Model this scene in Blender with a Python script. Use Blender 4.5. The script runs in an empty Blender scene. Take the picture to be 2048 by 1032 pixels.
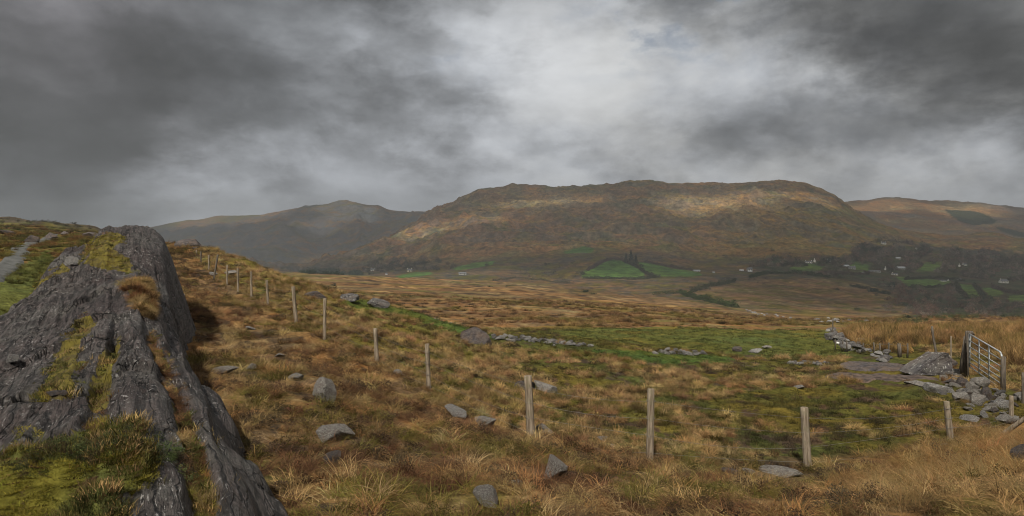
import bpy, bmesh, math, random, time
import numpy as np
from mathutils import Vector, Matrix
T0 = time.time()
random.seed(7)
RNG = np.random.default_rng(11)
F = 1334.0; CX = 1024.0; HY = 500.0           # focal length, centre column and horizon row (2048 px wide frame)
S = bpy.context.scene
COL = S.collection

# ------------------------------------------------------------------ noise
_perm = np.random.default_rng(3).permutation(65536).astype(np.int64)
def _h(ix, iy, seed):
    return _perm[(_perm[(ix + seed * 131) & 65535] + iy) & 65535] / 65535.0
def vnoise(x, y, seed=0):
    ix = np.floor(x).astype(np.int64); iy = np.floor(y).astype(np.int64)
    fx = x - ix; fy = y - iy
    fx = fx * fx * fx * (fx * (fx * 6 - 15) + 10); fy = fy * fy * fy * (fy * (fy * 6 - 15) + 10)
    a = _h(ix, iy, seed); b = _h(ix + 1, iy, seed); c = _h(ix, iy + 1, seed); d = _h(ix + 1, iy + 1, seed)
    return (a + (b - a) * fx) * (1 - fy) + (c + (d - c) * fx) * fy
def fbm(x, y, octv=4, seed=0, gain=0.5):
    s = 0; a = 1; t = 0
    for k in range(octv):
        c, sn = math.cos(0.7 * k + .3), math.sin(0.7 * k + .3)
        s = s + a * (vnoise((x * c - y * sn) * 2.03 ** k + 17.3 * k, (x * sn + y * c) * 2.03 ** k - 9.1 * k, seed + k) * 2 - 1)
        t += a; a *= gain
    return s / t
def ridged(x, y, octv=4, seed=0):
    s = 0; a = 1; t = 0
    for k in range(octv):
        n = 1 - np.abs(vnoise(x * 2.1 ** k + 5.3 * k, y * 2.1 ** k, seed + k) * 2 - 1)
        s = s + a * n * n; t += a; a *= .5
    return s / t
def sstep(a, b, v):
    t = np.clip((v - a) / (b - a), 0, 1); return t * t * (3 - 2 * t)
def inpoly(px, py, poly):
    r = np.zeros(np.shape(px), bool); n = len(poly)
    for i in range(n):
        x1, y1 = poly[i]; x2, y2 = poly[(i + 1) % n]
        if y1 == y2: continue
        c = ((y1 > py) != (y2 > py)) & (px < (x2 - x1) * (py - y1) / (y2 - y1) + x1)
        r ^= c
    return r

# ------------------------------------------------------------------ terrain as feature lines (column, distance, row)
SKY_MAIN = [(-1200,1900,548),(560,1900,545),(690,1900,518),(760,2000,490),(800,2050,472),(830,2100,452),(870,2200,420),(900,2250,408),(930,2300,393),(960,2300,381),(985,2300,376),
  (1040,2300,371),(1085,2300,373),(1100,2300,376),(1160,2300,374),(1210,2300,371),(1235,2300,366),(1270,2300,363),(1300,2300,361),(1340,2300,366),(1400,2300,365),(1450,2300,364),
  (1500,2300,361),(1540,2300,358),(1570,2300,358),(1600,2300,361),(1625,2300,366),(1645,2300,374),(1665,2280,386),(1690,2250,403),(1715,2200,422),(1740,2150,437),(1770,2120,448),(1800,2100,457),(1830,2100,466),(1900,2200,471),
  (1960,2200,466),(1990,2200,465),(2048,2200,482),(3300,2200,530)]
LINES = [
 [(-1200,1.2,2335),(3300,1.2,2335)],
 [(-1200,3,1330),(3300,3,1290)],
 [(-1200,5,1045),(400,5,1065),(600,5,1040),(1300,5,1040),(1700,5,1010),(2048,5,985),(3300,5,960)],
 [(-1200,10,700),(0,10,700),(300,10,790),(450,10,810),(600,9.5,830),(850,9.5,880),(1058,10,893),(1300,10,935),(1480,10,952),(1612,10,975),(1750,9.5,985),(1898,9.5,955),(2048,9,925),(3300,9,890)],
 [(-1200,20,600),(0,20,600),(300,20,660),(350,19,650),(450,17,690),(600,16,720),(752,17,742),(855,15,785),(1058,13,850),(1300,14,850),(1612,14.5,870),(1800,14,872),(1898,14,868),(2048,14.5,875),(3300,15,820)],
 [(-1200,40,525),(0,40,522),(300,36,560),(350,34,560),(420,34,575),(500,30,598),(600,24,635),(700,22,665),(830,21.5,705),(950,21,740),(1160,21,770),(1300,21,775),(1612,22,775),(1850,22,765),(2048,21,785),(3300,21,770)],
 [(-1200,80,480),(0,80,480),(200,80,478),(300,66,482),(350,62,487),(400,58,490),(450,54,501),(500,50,519),(560,45,545),(600,42,557),(640,40,572),(690,38,590),(760,36,606),(830,34,624),(900,32,648),(950,31,662),(1000,31,676),(1160,32,690),(1300,33,703),(1480,34,716),(1612,34,722),(1700,34,715),(1850,34,710),(2048,32,715),(3300,32,715)],
 [(-1200,160,460),(0,160,458),(200,150,472),(300,110,520),(400,90,600),(500,80,640),(600,70,650),(700,62,655),(830,58,655),(950,58,665),(1000,60,662),(1160,62,657),(1300,65,657),(1400,66,654),(1600,62,661),(1700,55,672),(1850,55,675),(2048,55,675),(3300,55,675)],
 [(-1200,320,440),(0,320,439),(90,300,443),(140,300,452),(200,280,459),(300,260,520),(400,180,600),(500,150,610),(600,140,605),(700,130,612),(830,130,618),(1000,130,618),(1160,130,622),(1300,130,624),(1480,130,640),(1612,130,648),(1700,110,650),(1850,110,648),(2048,110,645),(3300,110,645)],
 [(-1200,500,470),(0,500,480),(200,400,500),(300,400,540),(400,330,570),(500,320,572),(600,320,565),(700,320,568),(830,320,575),(1000,320,580),(1160,320,592),(1300,300,604),(1400,270,615),(1500,240,628),(1560,220,634),(1612,210,640),(1700,180,638),(1850,170,636),(1950,170,633),(2048,170,637),(3300,170,638)],
 [(-1200,700,520),(300,700,545),(500,700,550),(560,680,544),(600,650,546),(680,600,548),(760,600,553),(850,560,556),(900,560,558),(1000,560,562),(1100,520,572),(1160,500,578),(1250,450,586),(1330,400,596),(1400,330,608),(1500,300,627),(1560,290,636),(1700,260,650),(1850,260,665),(2048,260,665),(3300,260,665)],
 [(-1200,900,560),(500,900,560),(600,850,560),(760,800,562),(900,750,566),(1000,720,568),(1100,680,580),(1160,650,588),(1250,600,594),(1400,500,600),(1500,420,615),(1600,400,625),(1700,400,628),(1850,400,638),(2048,400,640),(3300,400,640)],
 [(-1200,1100,550),(500,1100,550),(600,1100,550),(700,1050,550),(800,1000,549),(900,950,546),(1000,900,546),(1100,850,558),(1160,820,557),(1250,820,556),(1400,750,562),(1500,700,575),(1600,680,585),(1700,680,590),(1850,700,598),(2048,700,600),(3300,700,600)],
 [(-1200,1400,548),(600,1400,542),(700,1350,539),(800,1250,528),(900,1200,525),(1000,1150,520),(1100,1100,518),(1160,1050,515),(1220,1000,516),(1300,1000,525),(1400,1000,542),(1500,1000,540),(1600,1000,535),(1700,1000,545),(1850,1050,550),(2048,1050,560),(3300,1050,560)],
 [(-1200,1600,546),(600,1600,535),(700,1600,512),(800,1550,492),(900,1500,480),(1000,1450,480),(1160,1450,478),(1300,1400,480),(1500,1400,490),(1600,1400,488),(1700,1450,490),(1750,1450,497),(1850,1500,505),(2048,1500,515),(3300,1500,540)],
 [(-1200,1750,546),(600,1750,538),(700,1750,514),(760,1800,490),(830,1850,458),(870,1900,436),(960,1900,412),(1100,1900,410),(1300,1900,405),(1500,1900,400),(1640,1900,412),(1700,1850,437),(1760,1850,462),(1850,1900,485),(1990,1900,485),(2048,1900,497),(3300,1900,535)],
 SKY_MAIN,
 [(-1200,3100,548),(3300,3100,540)],
]
def lines_at(lines, px):
    D = []; Z = []
    for L in lines:
        a = np.array(L, float)
        d = np.exp(np.interp(px, a[:, 0], np.log(a[:, 1]))); py = np.interp(px, a[:, 0], a[:, 2])
        D.append(d); Z.append(-(py - HY) / F * d)
    return np.array(D), np.array(Z)
def make_grid(lines, PXS, DS, bx=3, bd=2):
    Dk, Zk = lines_at(lines, PXS)
    Zg = np.empty((len(PXS), len(DS)))
    for i in range(len(PXS)):
        Zg[i] = np.interp(DS, Dk[:, i], Zk[:, i])
    def blur(a, n, ax):
        for _ in range(2):
            c = np.cumsum(np.pad(a, [(n + 1, n) if k == ax else (0, 0) for k in (0, 1)], mode='edge'), axis=ax)
            a = (np.take(c, range(2 * n + 1, c.shape[ax]), ax) - np.take(c, range(0, c.shape[ax] - 2 * n - 1), ax)) / (2 * n + 1)
        return a
    return blur(blur(Zg, bx, 0), bd, 1)
PXS = np.concatenate([np.arange(-1200, -200, 12.), np.arange(-200, 2250, 3.), np.arange(2250, 3300, 12.)])
DS = np.exp(np.concatenate([np.linspace(math.log(1.2), math.log(4), 40, endpoint=False), np.linspace(math.log(4), math.log(130), 440, endpoint=False), np.linspace(math.log(130), math.log(1200), 250, endpoint=False), np.linspace(math.log(1200), math.log(2350), 300, endpoint=False), np.linspace(math.log(2350), math.log(3100), 16)]))
ZG = make_grid(LINES, PXS, DS, 4, 4)
GX = (PXS[:, None] - CX) / F * DS[None, :]; GY = np.repeat(DS[None, :], len(PXS), 0)
PXG = np.repeat(PXS[:, None], len(DS), 1)
nearw = 1 - sstep(60, 140, GY)
ZG += nearw * (fbm(GX / 4, GY / 4, 3, 5) * .16 + fbm(GX / .7, GY / .7, 3, 9) * .055) * sstep(2, 7, GY)
ZG += nearw * sstep(9, 15, GY) * (ridged(GX / 1.1, GY / 1.1, 2, 23) - .5) * .16
midw = sstep(50, 110, GY) * (1 - sstep(800, 1100, GY))
ZG += midw * (fbm(GX / 34, GY / 34, 4, 31) * np.clip(GY / 260, .3, 1.6) + fbm(GX / 9, GY / 9, 3, 37) * .35)
rug = sstep(1000, 1500, GY) * (1 - .55 * sstep(2150, 2300, GY))
farm = np.exp(-((PXG - 1900) / 260.) ** 2)
wxx = GX + 60 * fbm(GX / 260, GY / 260, 2, 71); wyy = GY + 60 * fbm(GX / 260, GY / 260, 2, 77)
HR = ridged(wxx / 190 + wyy / 420, wyy / 150, 4, 41)
ZG += rug * (1 - .7 * farm) * ((HR - .42) * 38 + fbm(GX / 70, GY / 40, 4, 47) * 8 + (ridged((wxx - .45 * wyy) / 170, (wyy + .35 * wxx) / 40, 4, 43) - .45) * 24)
ZG += sstep(2000, 2300, GY) * (fbm(PXG / 26, GY / 900, 3, 51) * 4.5)
lh = sstep(350, 100, PXG) * sstep(90, 300, GY) * (1 - sstep(300, 420, GY))
ZG += lh * fbm(GX / 14, GY / 30, 4, 55) * 2.2
PYG = HY - ZG / GY * F

_lx = np.log(DS)
def ground_z(x, y):
    x = np.asarray(x, float); y = np.maximum(np.asarray(y, float), 1.25)
    px = CX + x / y * F
    fi = np.interp(px, PXS, np.arange(len(PXS))); fj = np.interp(np.log(y), _lx, np.arange(len(DS)))
    i = np.minimum(fi.astype(int), len(PXS) - 2); j = np.minimum(fj.astype(int), len(DS) - 2); a = fi - i; b = fj - j
    return (ZG[i, j] * (1 - a) + ZG[i + 1, j] * a) * (1 - b) + (ZG[i, j + 1] * (1 - a) + ZG[i + 1, j + 1] * a) * b
def hit(px, py, dmin=2.0):
    """first ground point seen at a pixel -> Vector"""
    i = int(np.clip(np.searchsorted(PXS, px), 0, len(PXS) - 1))
    col = PYG[i]; ok = np.where((col <= py) & (DS > dmin))[0]
    j = ok[0] if len(ok) else int(np.argmin(np.abs(col - py)))
    d = DS[j]
    if j > 0 and col[j - 1] > py: d = DS[j - 1] + (DS[j] - DS[j - 1]) * (col[j - 1] - py) / max(col[j - 1] - col[j], 1e-6)
    x = (px - CX) / F * d
    return Vector((x, d, float(ground_z(x, d))))

# ------------------------------------------------------------------ cover (what grows where): albedo of the plants by place, plus painted sun patches
C = lambda *a: np.array(a, float)
TAN = C(.35, .24, .104); STRAW = C(.42, .31, .145); ORANGE = C(.215, .116, .044); RUST = C(.14, .072, .036); BROWN = C(.13, .08, .042)
PEAT = C(.05, .034, .022); GREEN = C(.085, .088, .024); LUSH = C(.05, .112, .022); OLIVE = C(.15, .125, .03); MOSS = C(.15, .132, .024); DGREEN = C(.03, .042, .016)
ROCK = C(.15, .14, .145); SCRUB = C(.085, .07, .05); PALE = C(.40, .32, .22)
FENCE_PTS = [(378,55,515),(393,50,524),(402,45,541),(418,41,547),(432,37,556),(454,35,571),(475,33,583),(502,30,598),(535,27,614),(590,22.5,640),(650,20,673),(752,18,738),(855,15,783),(1058,11.6,864),(1300,10.6,924),(1612,11.2,946),(1898,12.5,893),(2023,16,863)]
FX = np.array([p[0] for p in FENCE_PTS]); FD = np.array([p[1] for p in FENCE_PTS], float)
def fence_D(px): return np.interp(px, np.concatenate([[-500, 330], FX, [2400]]), np.concatenate([[70, 62], FD, [22]]))
FIELDS = [  # lush pastures in the valley (pixel outline of the ground they cover)
 [(1162,548),(1180,533),(1225,519),(1250,524),(1290,543),(1290,556),(1165,556)],
 [(1274,523),(1300,526),(1345,537),(1400,545),(1404,551),(1370,554),(1318,553),(1285,540)],
 [(902,536),(945,526),(990,522),(985,530),(950,536),(915,541)],
 [(790,552),(826,545),(860,543),(866,548),(840,553),(800,556)],
 [(1124,503),(1170,492),(1188,497),(1185,505),(1130,507)],
 [(1580,535),(1620,528),(1650,532),(1640,541),(1590,543)],
 [(1700,530),(1712,525),(1738,531),(1737,541),(1716,540),(1702,534)],
 [(1690,546),(1735,541),(1728,547),(1695,549)],
 [(1790,553),(1835,556),(1900,562),(1905,570),(1860,574),(1815,571)],
 [(1850,525),(1885,523),(1880,534),(1840,537)],
 [(1840,535),(1875,533),(1868,543),(1830,543)],
 [(1916,568),(1945,570),(1962,594),(1935,597),(1922,583)],
 [(1964,575),(2000,578),(2008,590),(1980,592)],
 [(2015,592),(2050,590),(2060,602),(2018,604)],
]
def cover(px, py, D, x, y):
    px = np.asarray(px, float); py = np.asarray(py, float)
    # noise whose grain grows with distance (log spacing), so far ground keeps patches as large as it needs
    def gn(a, b, k, oc, sd): return fbm(x / (a * D + b), np.log(k * a * D + b) / (k * a) + .37 * x / (a * D + b), oc, sd)
    n1 = gn(.03, .8, 1.2, 5, 101); n2 = gn(.011, .25, 1.6, 4, 113); n3 = gn(.12, 2., .8, 4, 127)
    def mix(a, b, t): return a + (b - a) * np.clip(t, 0, 1)[..., None]
    fd = fence_D(px)
    # near side of the fence: dead molinia, rust and heather
    near = mix(mix(np.broadcast_to(BROWN, px.shape + (3,)), ORANGE * .9, sstep(-.25, .3, n1)), PEAT, sstep(.1, .45, n2))
    near = mix(near, TAN * .8, sstep(.15, .5, -n2) * .6)
    near = mix(near, OLIVE * .8, sstep(.18, .4, n3 + .2 * n2) * .8)
    # enclosed pasture beyond it
    past = mix(mix(np.broadcast_to(GREEN * .75, px.shape + (3,)), OLIVE * .65, sstep(-.3, .3, n1)), PEAT * 1.3, sstep(.18, .42, n2 - .2 * n1))
    hill = sstep(1100, 850, px + 60 * n1) * sstep(14, 24, D)
    past = mix(past, OLIVE * .9, hill * .7)
    c = mix(near, past, sstep(-.6, .6, D - fd + n1 * 1.2))
    # green strip at the foot of the slope and the far pasture
    jx = px + 14 * n2; jy = py + 5 * n1
    gs = inpoly(jx, jy, [(688,600),(745,600),(760,610),(830,622),(880,636),(960,664),(985,672),(985,678),(930,668),(830,638),(740,618),(690,610)]) | inpoly(jx, jy, [(1170,700),(1300,704),(1420,710),(1485,718),(1440,727),(1330,726),(1210,712)])
    c = mix(c, LUSH * .55 + GREEN * .3, gs * 1.0 * (.75 + .4 * n2))
    fp = inpoly(jx, jy, [(1100,660),(1200,656),(1380,653),(1440,657),(1650,661),(1690,690),(1700,712),(1600,712),(1450,706),(1300,690),(1150,676)])
    c = mix(c, mix(GREEN * .95 + LUSH * .08, OLIVE * .95, sstep(-.1, .5, n1 - (py - 665) / 60)), fp * 1.0)
    # open moor
    m = sstep(52, 66, D + 5 * n1) * (1 - fp) 
    left = (px < 340) & (D > 30)
    moor = mix(mix(np.broadcast_to(ORANGE * .5 + BROWN * .6, px.shape + (3,)), TAN * .72, sstep(-.1, .45, n1)), BROWN * .8, sstep(.02, .4, n2 + .3 * n3))
    moor = mix(moor, OLIVE * .8, sstep(.1, .4, -n3 + .25 * n2) * .7)
    moor = mix(moor, PEAT, sstep(.42, .6, n2) * .8)
    c = mix(c, moor, m)
    # rough green-brown ground left of the outcrop, by the track
    lf = mix(mix(np.broadcast_to(OLIVE * .75, px.shape + (3,)), GREEN * .8, sstep(-.2, .3, n1)), ORANGE * .6, sstep(-.05, .3, n2))
    lf = mix(lf, SCRUB * .8, sstep(190, 300, D + 60 * n2))
    c = mix(c, lf, sstep(345, 300, px) * sstep(11, 14, D))
    c = mix(c, GREEN * 1.1, inpoly(px + 8 * n2, py + 4 * n1, [(-200,720),(-200,560),(0,565),(40,540),(90,500),(110,520),(60,590),(30,620),(0,650)]) & (px < 320))
    # beyond the moor: river bank scrub and farm land
    f1 = sstep(330, 420, D + 60 * n1) * sstep(1080, 1180, px) + sstep(700, 760, D) * sstep(1180, 1080, px)
    farmc = mix(mix(np.broadcast_to(BROWN * .95, px.shape + (3,)), OLIVE * .55, sstep(-.3, .3, n1)), SCRUB * .75, sstep(-.05, .3, n2))
    c = mix(c, farmc, f1 * (D > 250))
    orchard = inpoly(jx, jy, [(1400,585),(1480,562),(1640,556),(1760,572),(1830,620),(1800,650),(1650,640),(1500,632),(1420,610)])
    c = mix(c, mix(mix(np.broadcast_to(BROWN * 1.1, px.shape + (3,)), OLIVE * .6, sstep(-.1, .3, n1)), TAN * .6, sstep(.1, .5, n2)), orchard * .7)
    # main hill
    h = sstep(1080, 1300, D + 90 * n1)
    hc = mix(mix(np.broadcast_to(ORANGE * .9 + TAN * .05, px.shape + (3,)), OLIVE * .85, sstep(-.15, .35, n1 + .3 * n3)), TAN * .62, sstep(.05, .5, -n2 + .4 * n1))
    hc = mix(hc, OLIVE * .9, sstep(300, 50, np.hypot((px - 1600), (py - 470) * 2.2)) * .5)
    hc = mix(hc, TAN * .8, np.exp(-((px - 1090) / 150) ** 2 - ((py - 402) / 16) ** 2) * .8)  # left sunlit patch of the hill, painted into the cover colour
    hc = mix(hc, TAN * .95, np.exp(-((px - 1440) / 110) ** 2 - ((py - 415) / 28) ** 2) * .6)  # right sunlit patch, likewise painted as paler cover
    hc = mix(hc, SCRUB * .6, sstep(500, 540, py + 10 * n1) * sstep(1150, 1000, px) * .7)
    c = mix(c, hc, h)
    # tree-covered ground on the valley side
    wd = inpoly(px + 20 * n1, py + 6 * n2, [(1700,505),(1830,490),(1960,500),(2300,520),(2300,650),(1950,650),(1840,640),(1780,580),(1700,560),(1560,550),(1500,540),(1530,515),(1640,525)])
    c = mix(c, mix(SCRUB * .62, DGREEN * 1.2, sstep(-.2, .3, n2)), wd * (D > 350) * .85)
    for k, P in enumerate(FIELDS):
        ins = inpoly(px + 1.5 * n2, py + .6 * n1, P) & (D > 350)
        c = mix(c, (LUSH * .95 + GREEN * .2 if k < 5 else LUSH * .7 + GREEN * .5) * (1 + .25 * n2[..., None]), ins * 1.0)
    return c

# ------------------------------------------------------------------ mesh + object helpers
def new_mesh(name, V, Fq, smooth=True):
    V = np.asarray(V, np.float32); me = bpy.data.meshes.new(name)
    me.vertices.add(len(V)); me.vertices.foreach_set('co', V.ravel())
    if isinstance(Fq, np.ndarray):
        n, k = Fq.shape
        me.loops.add(n * k); me.loops.foreach_set('vertex_index', Fq.astype(np.int32).ravel())
        me.polygons.add(n); me.polygons.foreach_set('loop_start', np.arange(0, n * k, k, dtype=np.int32))
        me.update(calc_edges=True)
    else:
        me.clear_geometry(); me.from_pydata([tuple(map(float, v)) for v in V], [], [tuple(map(int, f)) for f in Fq]); me.update()
    if smooth: me.polygons.foreach_set('use_smooth', np.ones(len(me.polygons), bool))
    return me
def attr(me, name, vals, typ='FLOAT_COLOR'):
    a = me.attributes.new(name, typ, 'POINT')
    v = np.asarray(vals, np.float32)
    if typ == 'FLOAT_COLOR':
        if v.shape[1] == 3: v = np.hstack([v, np.ones((len(v), 1), np.float32)])
        a.data.foreach_set('color', v.ravel())
    elif typ == 'FLOAT_VECTOR': a.data.foreach_set('vector', v.ravel())
    elif typ == 'INT': a.data.foreach_set('value', v.astype(np.int32).ravel())
    else: a.data.foreach_set('value', v.ravel())
def link(name, me, mat=None, parent=None, loc=None, **kw):
    o = bpy.data.objects.new(name, me); COL.objects.link(o)
    if mat is not None and me is not None and len(me.materials) == 0: me.materials.append(mat)
    if parent is not None: o.parent = parent
    if loc is not None: o.location = loc
    for k, v in kw.items(): o['category' if k == 'cat' else k] = v
    return o
def empty(name, loc, label, cat, group=None, rz=0):
    o = bpy.data.objects.new(name, None); COL.objects.link(o); o.location = loc; o.rotation_euler = (0, 0, rz)
    o['label'] = label; o['category'] = cat
    if group: o['group'] = group
    o.empty_display_size = .2
    return o
def tag(o, label, cat, group=None):
    o['label'] = label; o['category'] = cat
    if group: o['group'] = group
    return o
def grid_faces(nx, ny):
    i = np.arange(nx - 1)[:, None]; j = np.arange(ny - 1)[None, :]
    a = i * ny + j
    return np.stack([a, a + ny, a + ny + 1, a + 1], -1).reshape(-1, 4)
class MB:                                             # collects small shapes into one mesh
    def __init__(s): s.v = []; s.f = []
    def add(s, vs, fs):
        n = len(s.v); s.v += [tuple(v) for v in vs]; s.f += [tuple(i + n for i in f) for f in fs]
    def box(s, x0, x1, y0, y1, z0, z1):
        s.add([(x0,y0,z0),(x1,y0,z0),(x1,y1,z0),(x0,y1,z0),(x0,y0,z1),(x1,y0,z1),(x1,y1,z1),(x0,y1,z1)],
              [(0,3,2,1),(4,5,6,7),(0,1,5,4),(1,2,6,5),(2,3,7,6),(3,0,4,7)])
    def tube(s, pts, r, n=8, rough=0, cap=True):
        pts = [Vector(p) for p in pts]; rs = r if isinstance(r, (list, tuple)) else [r] * len(pts)
        vs = []; fs = []; up = Vector((0, 0, 1))
        d0 = (pts[-1] - pts[0]).normalized(); a = d0.cross(up if abs(d0.z) < .9 else Vector((1, 0, 0))).normalized()
        for i, p in enumerate(pts):
            d = (pts[min(i + 1, len(pts) - 1)] - pts[max(i - 1, 0)]).normalized()
            u = (a - d * a.dot(d)).normalized(); w = d.cross(u)
            for k in range(n):
                t = 2 * math.pi * k / n; rr = rs[i] * (1 + rough * math.sin(k * 2.4 + i * .35) + rough * .6 * math.sin(k * 5.1 + 1.3))
                vs.append(p + u * math.cos(t) * rr + w * math.sin(t) * rr)
        for i in range(len(pts) - 1):
            for k in range(n):
                fs.append((i * n + k, i * n + (k + 1) % n, (i + 1) * n + (k + 1) % n, (i + 1) * n + k))
        if cap: fs += [tuple(range(n - 1, -1, -1)), tuple(range((len(pts) - 1) * n, len(pts) * n))]
        s.add(vs, fs)
    def mesh(s, name, smooth=False): return new_mesh(name, s.v, s.f, smooth)

# ------------------------------------------------------------------ node helpers + materials
class NT:
    def __init__(s, nt): s.nt = nt
    def n(s, typ, **kw):
        x = s.nt.nodes.new(typ)
        for k, v in kw.items():
            if k.startswith('i_'): x.inputs[k[2:].replace('_', ' ')].default_value = v
            else: setattr(x, k, v)
        return x
    def l(s, a, b): s.nt.links.new(a, b)
    def set(s, sock, v):
        if hasattr(v, 'is_output') or isinstance(v, bpy.types.NodeSocket): s.l(v, sock)
        else: sock.default_value = v
    def m(s, op, a, b=0.0, c=None):
        x = s.n('ShaderNodeMath', operation=op); s.set(x.inputs[0], a); s.set(x.inputs[1], b)
        if c is not None: s.set(x.inputs[2], c)
        return x.outputs[0]
    def mix(s, f, a, b, mode='MIX'):
        x = s.n('ShaderNodeMix', data_type='RGBA', blend_type=mode); s.set(x.inputs[0], f)
        for sock, v in ((x.inputs[6], a), (x.inputs[7], b)):
            if isinstance(v, (tuple, list, np.ndarray)): v = tuple(v)[:3] + (1,)
            s.set(sock, v)
        return x.outputs[2]
    def noise(s, vec, scale, detail=4, rough=.6, dist=0):
        x = s.n('ShaderNodeTexNoise'); x.inputs['Scale'].default_value = scale; x.inputs['Detail'].default_value = detail
        x.inputs['Roughness'].default_value = rough; x.inputs['Distortion'].default_value = dist; s.l(vec, x.inputs['Vector'])
        return x.outputs['Fac']
    def ramp(s, f, a, b, lo=0., hi=1.):
        x = s.n('ShaderNodeMapRange', interpolation_type='SMOOTHSTEP'); s.set(x.inputs[0], f)
        for k, v in zip((1, 2, 3, 4), (a, b, lo, hi)): x.inputs[k].default_value = v
        return x.outputs[0]
def mat_new(name, rough=.9, spec=.2):
    m = bpy.data.materials.new(name); m.use_nodes = True; t = NT(m.node_tree)
    p = m.node_tree.nodes['Principled BSDF']; p.inputs['Roughness'].default_value = rough; p.inputs['Specular IOR Level'].default_value = spec
    return m, t, p
def mapped(t, scale=(1, 1, 1), rot=(0, 0, 0), space='Object'):
    tc = t.n('ShaderNodeTexCoord'); mp = t.n('ShaderNodeMapping', vector_type='TEXTURE'); mp.inputs['Scale'].default_value = tuple(1 / k for k in scale); mp.inputs['Rotation'].default_value = rot
    t.l(tc.outputs[space], mp.inputs['Vector']); return mp.outputs[0]
def bump(t, p, h, dist, strength=1.):
    b = t.n('ShaderNodeBump'); b.inputs['Distance'].default_value = dist; b.inputs['Strength'].default_value = strength
    t.set(b.inputs['Height'], h); t.l(b.outputs[0], p.inputs['Normal'])

def ground_material(name, s1, s2, s3, bd, lo=.55, hi=1.5):
    m, t, p = mat_new(name, 1., .05)
    v = mapped(t); a = t.n('ShaderNodeAttribute', attribute_name='cover')
    n1 = t.noise(v, s1, 6, .65); n2 = t.noise(v, s2, 5, .65); n3 = t.noise(v, s3, 4, .6)
    f = t.m('MULTIPLY', t.ramp(n1, .28, .72, lo, hi), t.ramp(n2, .3, .7, .72, 1.28))
    hue = t.ramp(n3, .35, .65, -.12, .12); cc = t.n('ShaderNodeCombineColor')
    t.l(t.m('MULTIPLY', f, t.m('ADD', 1., hue)), cc.inputs[0]); t.l(f, cc.inputs[1]); t.l(t.m('MULTIPLY', f, t.m('SUBTRACT', 1., hue)), cc.inputs[2])
    c = t.mix(1., a.outputs['Color'], cc.outputs[0], 'MULTIPLY')
    t.l(c, p.inputs['Base Color'])
    bump(t, p, t.m('ADD', n1, t.m('MULTIPLY', n2, 2.)), bd)
    return m
M = {}
M['ground'] = ground_material('moor_ground', 9., 1.3, .16, .05)
M['hill'] = ground_material('hill_ground', .11, .035, .012, 3.5, .5, 1.5)

def rock_material(name, base=(.17, .155, .145), dark=(.05, .045, .05), lich=(.5, .5, .47), sc=6., stretch=(1, 1, 1), rot=0., lich_amt=.62, moss=.0, spec=.35, warm=(.17, .14, .12)):
    m, t, p = mat_new(name, .72, spec)
    v = mapped(t, stretch, (0, 0, rot)); v0 = mapped(t)
    n1 = t.noise(v, sc, 8, .68, .3); n2 = t.noise(v0, sc * .35, 5, .6); n3 = t.noise(v0, sc * 2.6, 5, .7); n4 = t.noise(v, sc * 3.2, 6, .7)
    c = t.mix(t.ramp(n1, .38, .6), dark, base); c = t.mix(t.ramp(n2, .42, .66, 0, .7), c, warm); c = t.mix(t.ramp(n4, .46, .34, 0, .8), c, tuple(k * .4 for k in dark))
    c = t.mix(t.ramp(n4, .52, .7, 0, .55), c, (.26, .25, .26))
    c = t.mix(t.ramp(n3, lich_amt, lich_amt + .06, 0, .85), c, lich)
    if moss > 0: c = t.mix(t.ramp(t.noise(v0, sc * .6, 6, .7), .68 - moss, .76 - moss), c, (.12, .11, .02))
    t.l(c, p.inputs['Base Color'])
    bump(t, p, t.m('ADD', t.m('MULTIPLY', n1, 1.), t.m('MULTIPLY', n4, .4)), .5 / sc)
    return m
M['stone'] = rock_material('grey_stone', base=(.27, .25, .225), dark=(.07, .062, .055), sc=6., lich_amt=.54)
M['stone_dark'] = rock_material('dark_brown_stone', base=(.12, .1, .09), warm=(.14, .1, .075), sc=3., lich_amt=.68, moss=.03)
M['wallstone'] = rock_material('wall_stone', base=(.13, .125, .12), sc=2.5, lich_amt=.56, moss=.02)
M['palestone'] = rock_material('lichened_stone', base=(.2, .19, .19), sc=5., lich_amt=.5)

def wood_material(name, c1, c2, c3):
    m, t, p = mat_new(name, .85, .15)
    v = mapped(t, (14, 14, 1.1)); v0 = mapped(t)
    n1 = t.noise(v, 2.2, 6, .65, .4); n2 = t.noise(v0, 5., 4, .6)
    c = t.mix(t.ramp(n1, .35, .65), c1, c2); c = t.mix(t.ramp(n2, .5, .7, 0, .8), c, c3)
    t.l(c, p.inputs['Base Color']); bump(t, p, n1, .02)
    return m
M['post'] = wood_material('weathered_wood', (.13, .10, .07), (.30, .25, .19), (.17, .16, .10))
M['postdark'] = wood_material('dark_wood', (.06, .05, .04), (.17, .145, .12), (.1, .09, .06))
def metal_material(name, col, rough=.5, met=.7):
    m, t, p = mat_new(name, rough, .5); v = mapped(t); n = t.noise(v, 9., 5, .6)
    t.l(t.mix(t.ramp(n, .45, .65), col, tuple(.6 * k for k in col)), p.inputs['Base Color']); p.inputs['Metallic'].default_value = met
    bump(t, p, n, .002); return m
M['galv'] = metal_material('galvanised_steel', (.46, .5, .52), .55, .2)
M['wire'] = metal_material('rusty_wire', (.2, .19, .17), .6, .5)
def plain_material(name, col, var=.3, sc=2., rough=.85):
    m, t, p = mat_new(name, rough, .25); v = mapped(t); n = t.noise(v, sc, 5, .65)
    t.l(t.mix(t.ramp(n, .35, .65), tuple(k * (1 - var) for k in col), tuple(min(.9, k * (1 + var)) for k in col)), p.inputs['Base Color'])
    bump(t, p, n, .03 / sc); return m
M['white'] = plain_material('white_render', (.74, .73, .68), .08, .8)
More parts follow.
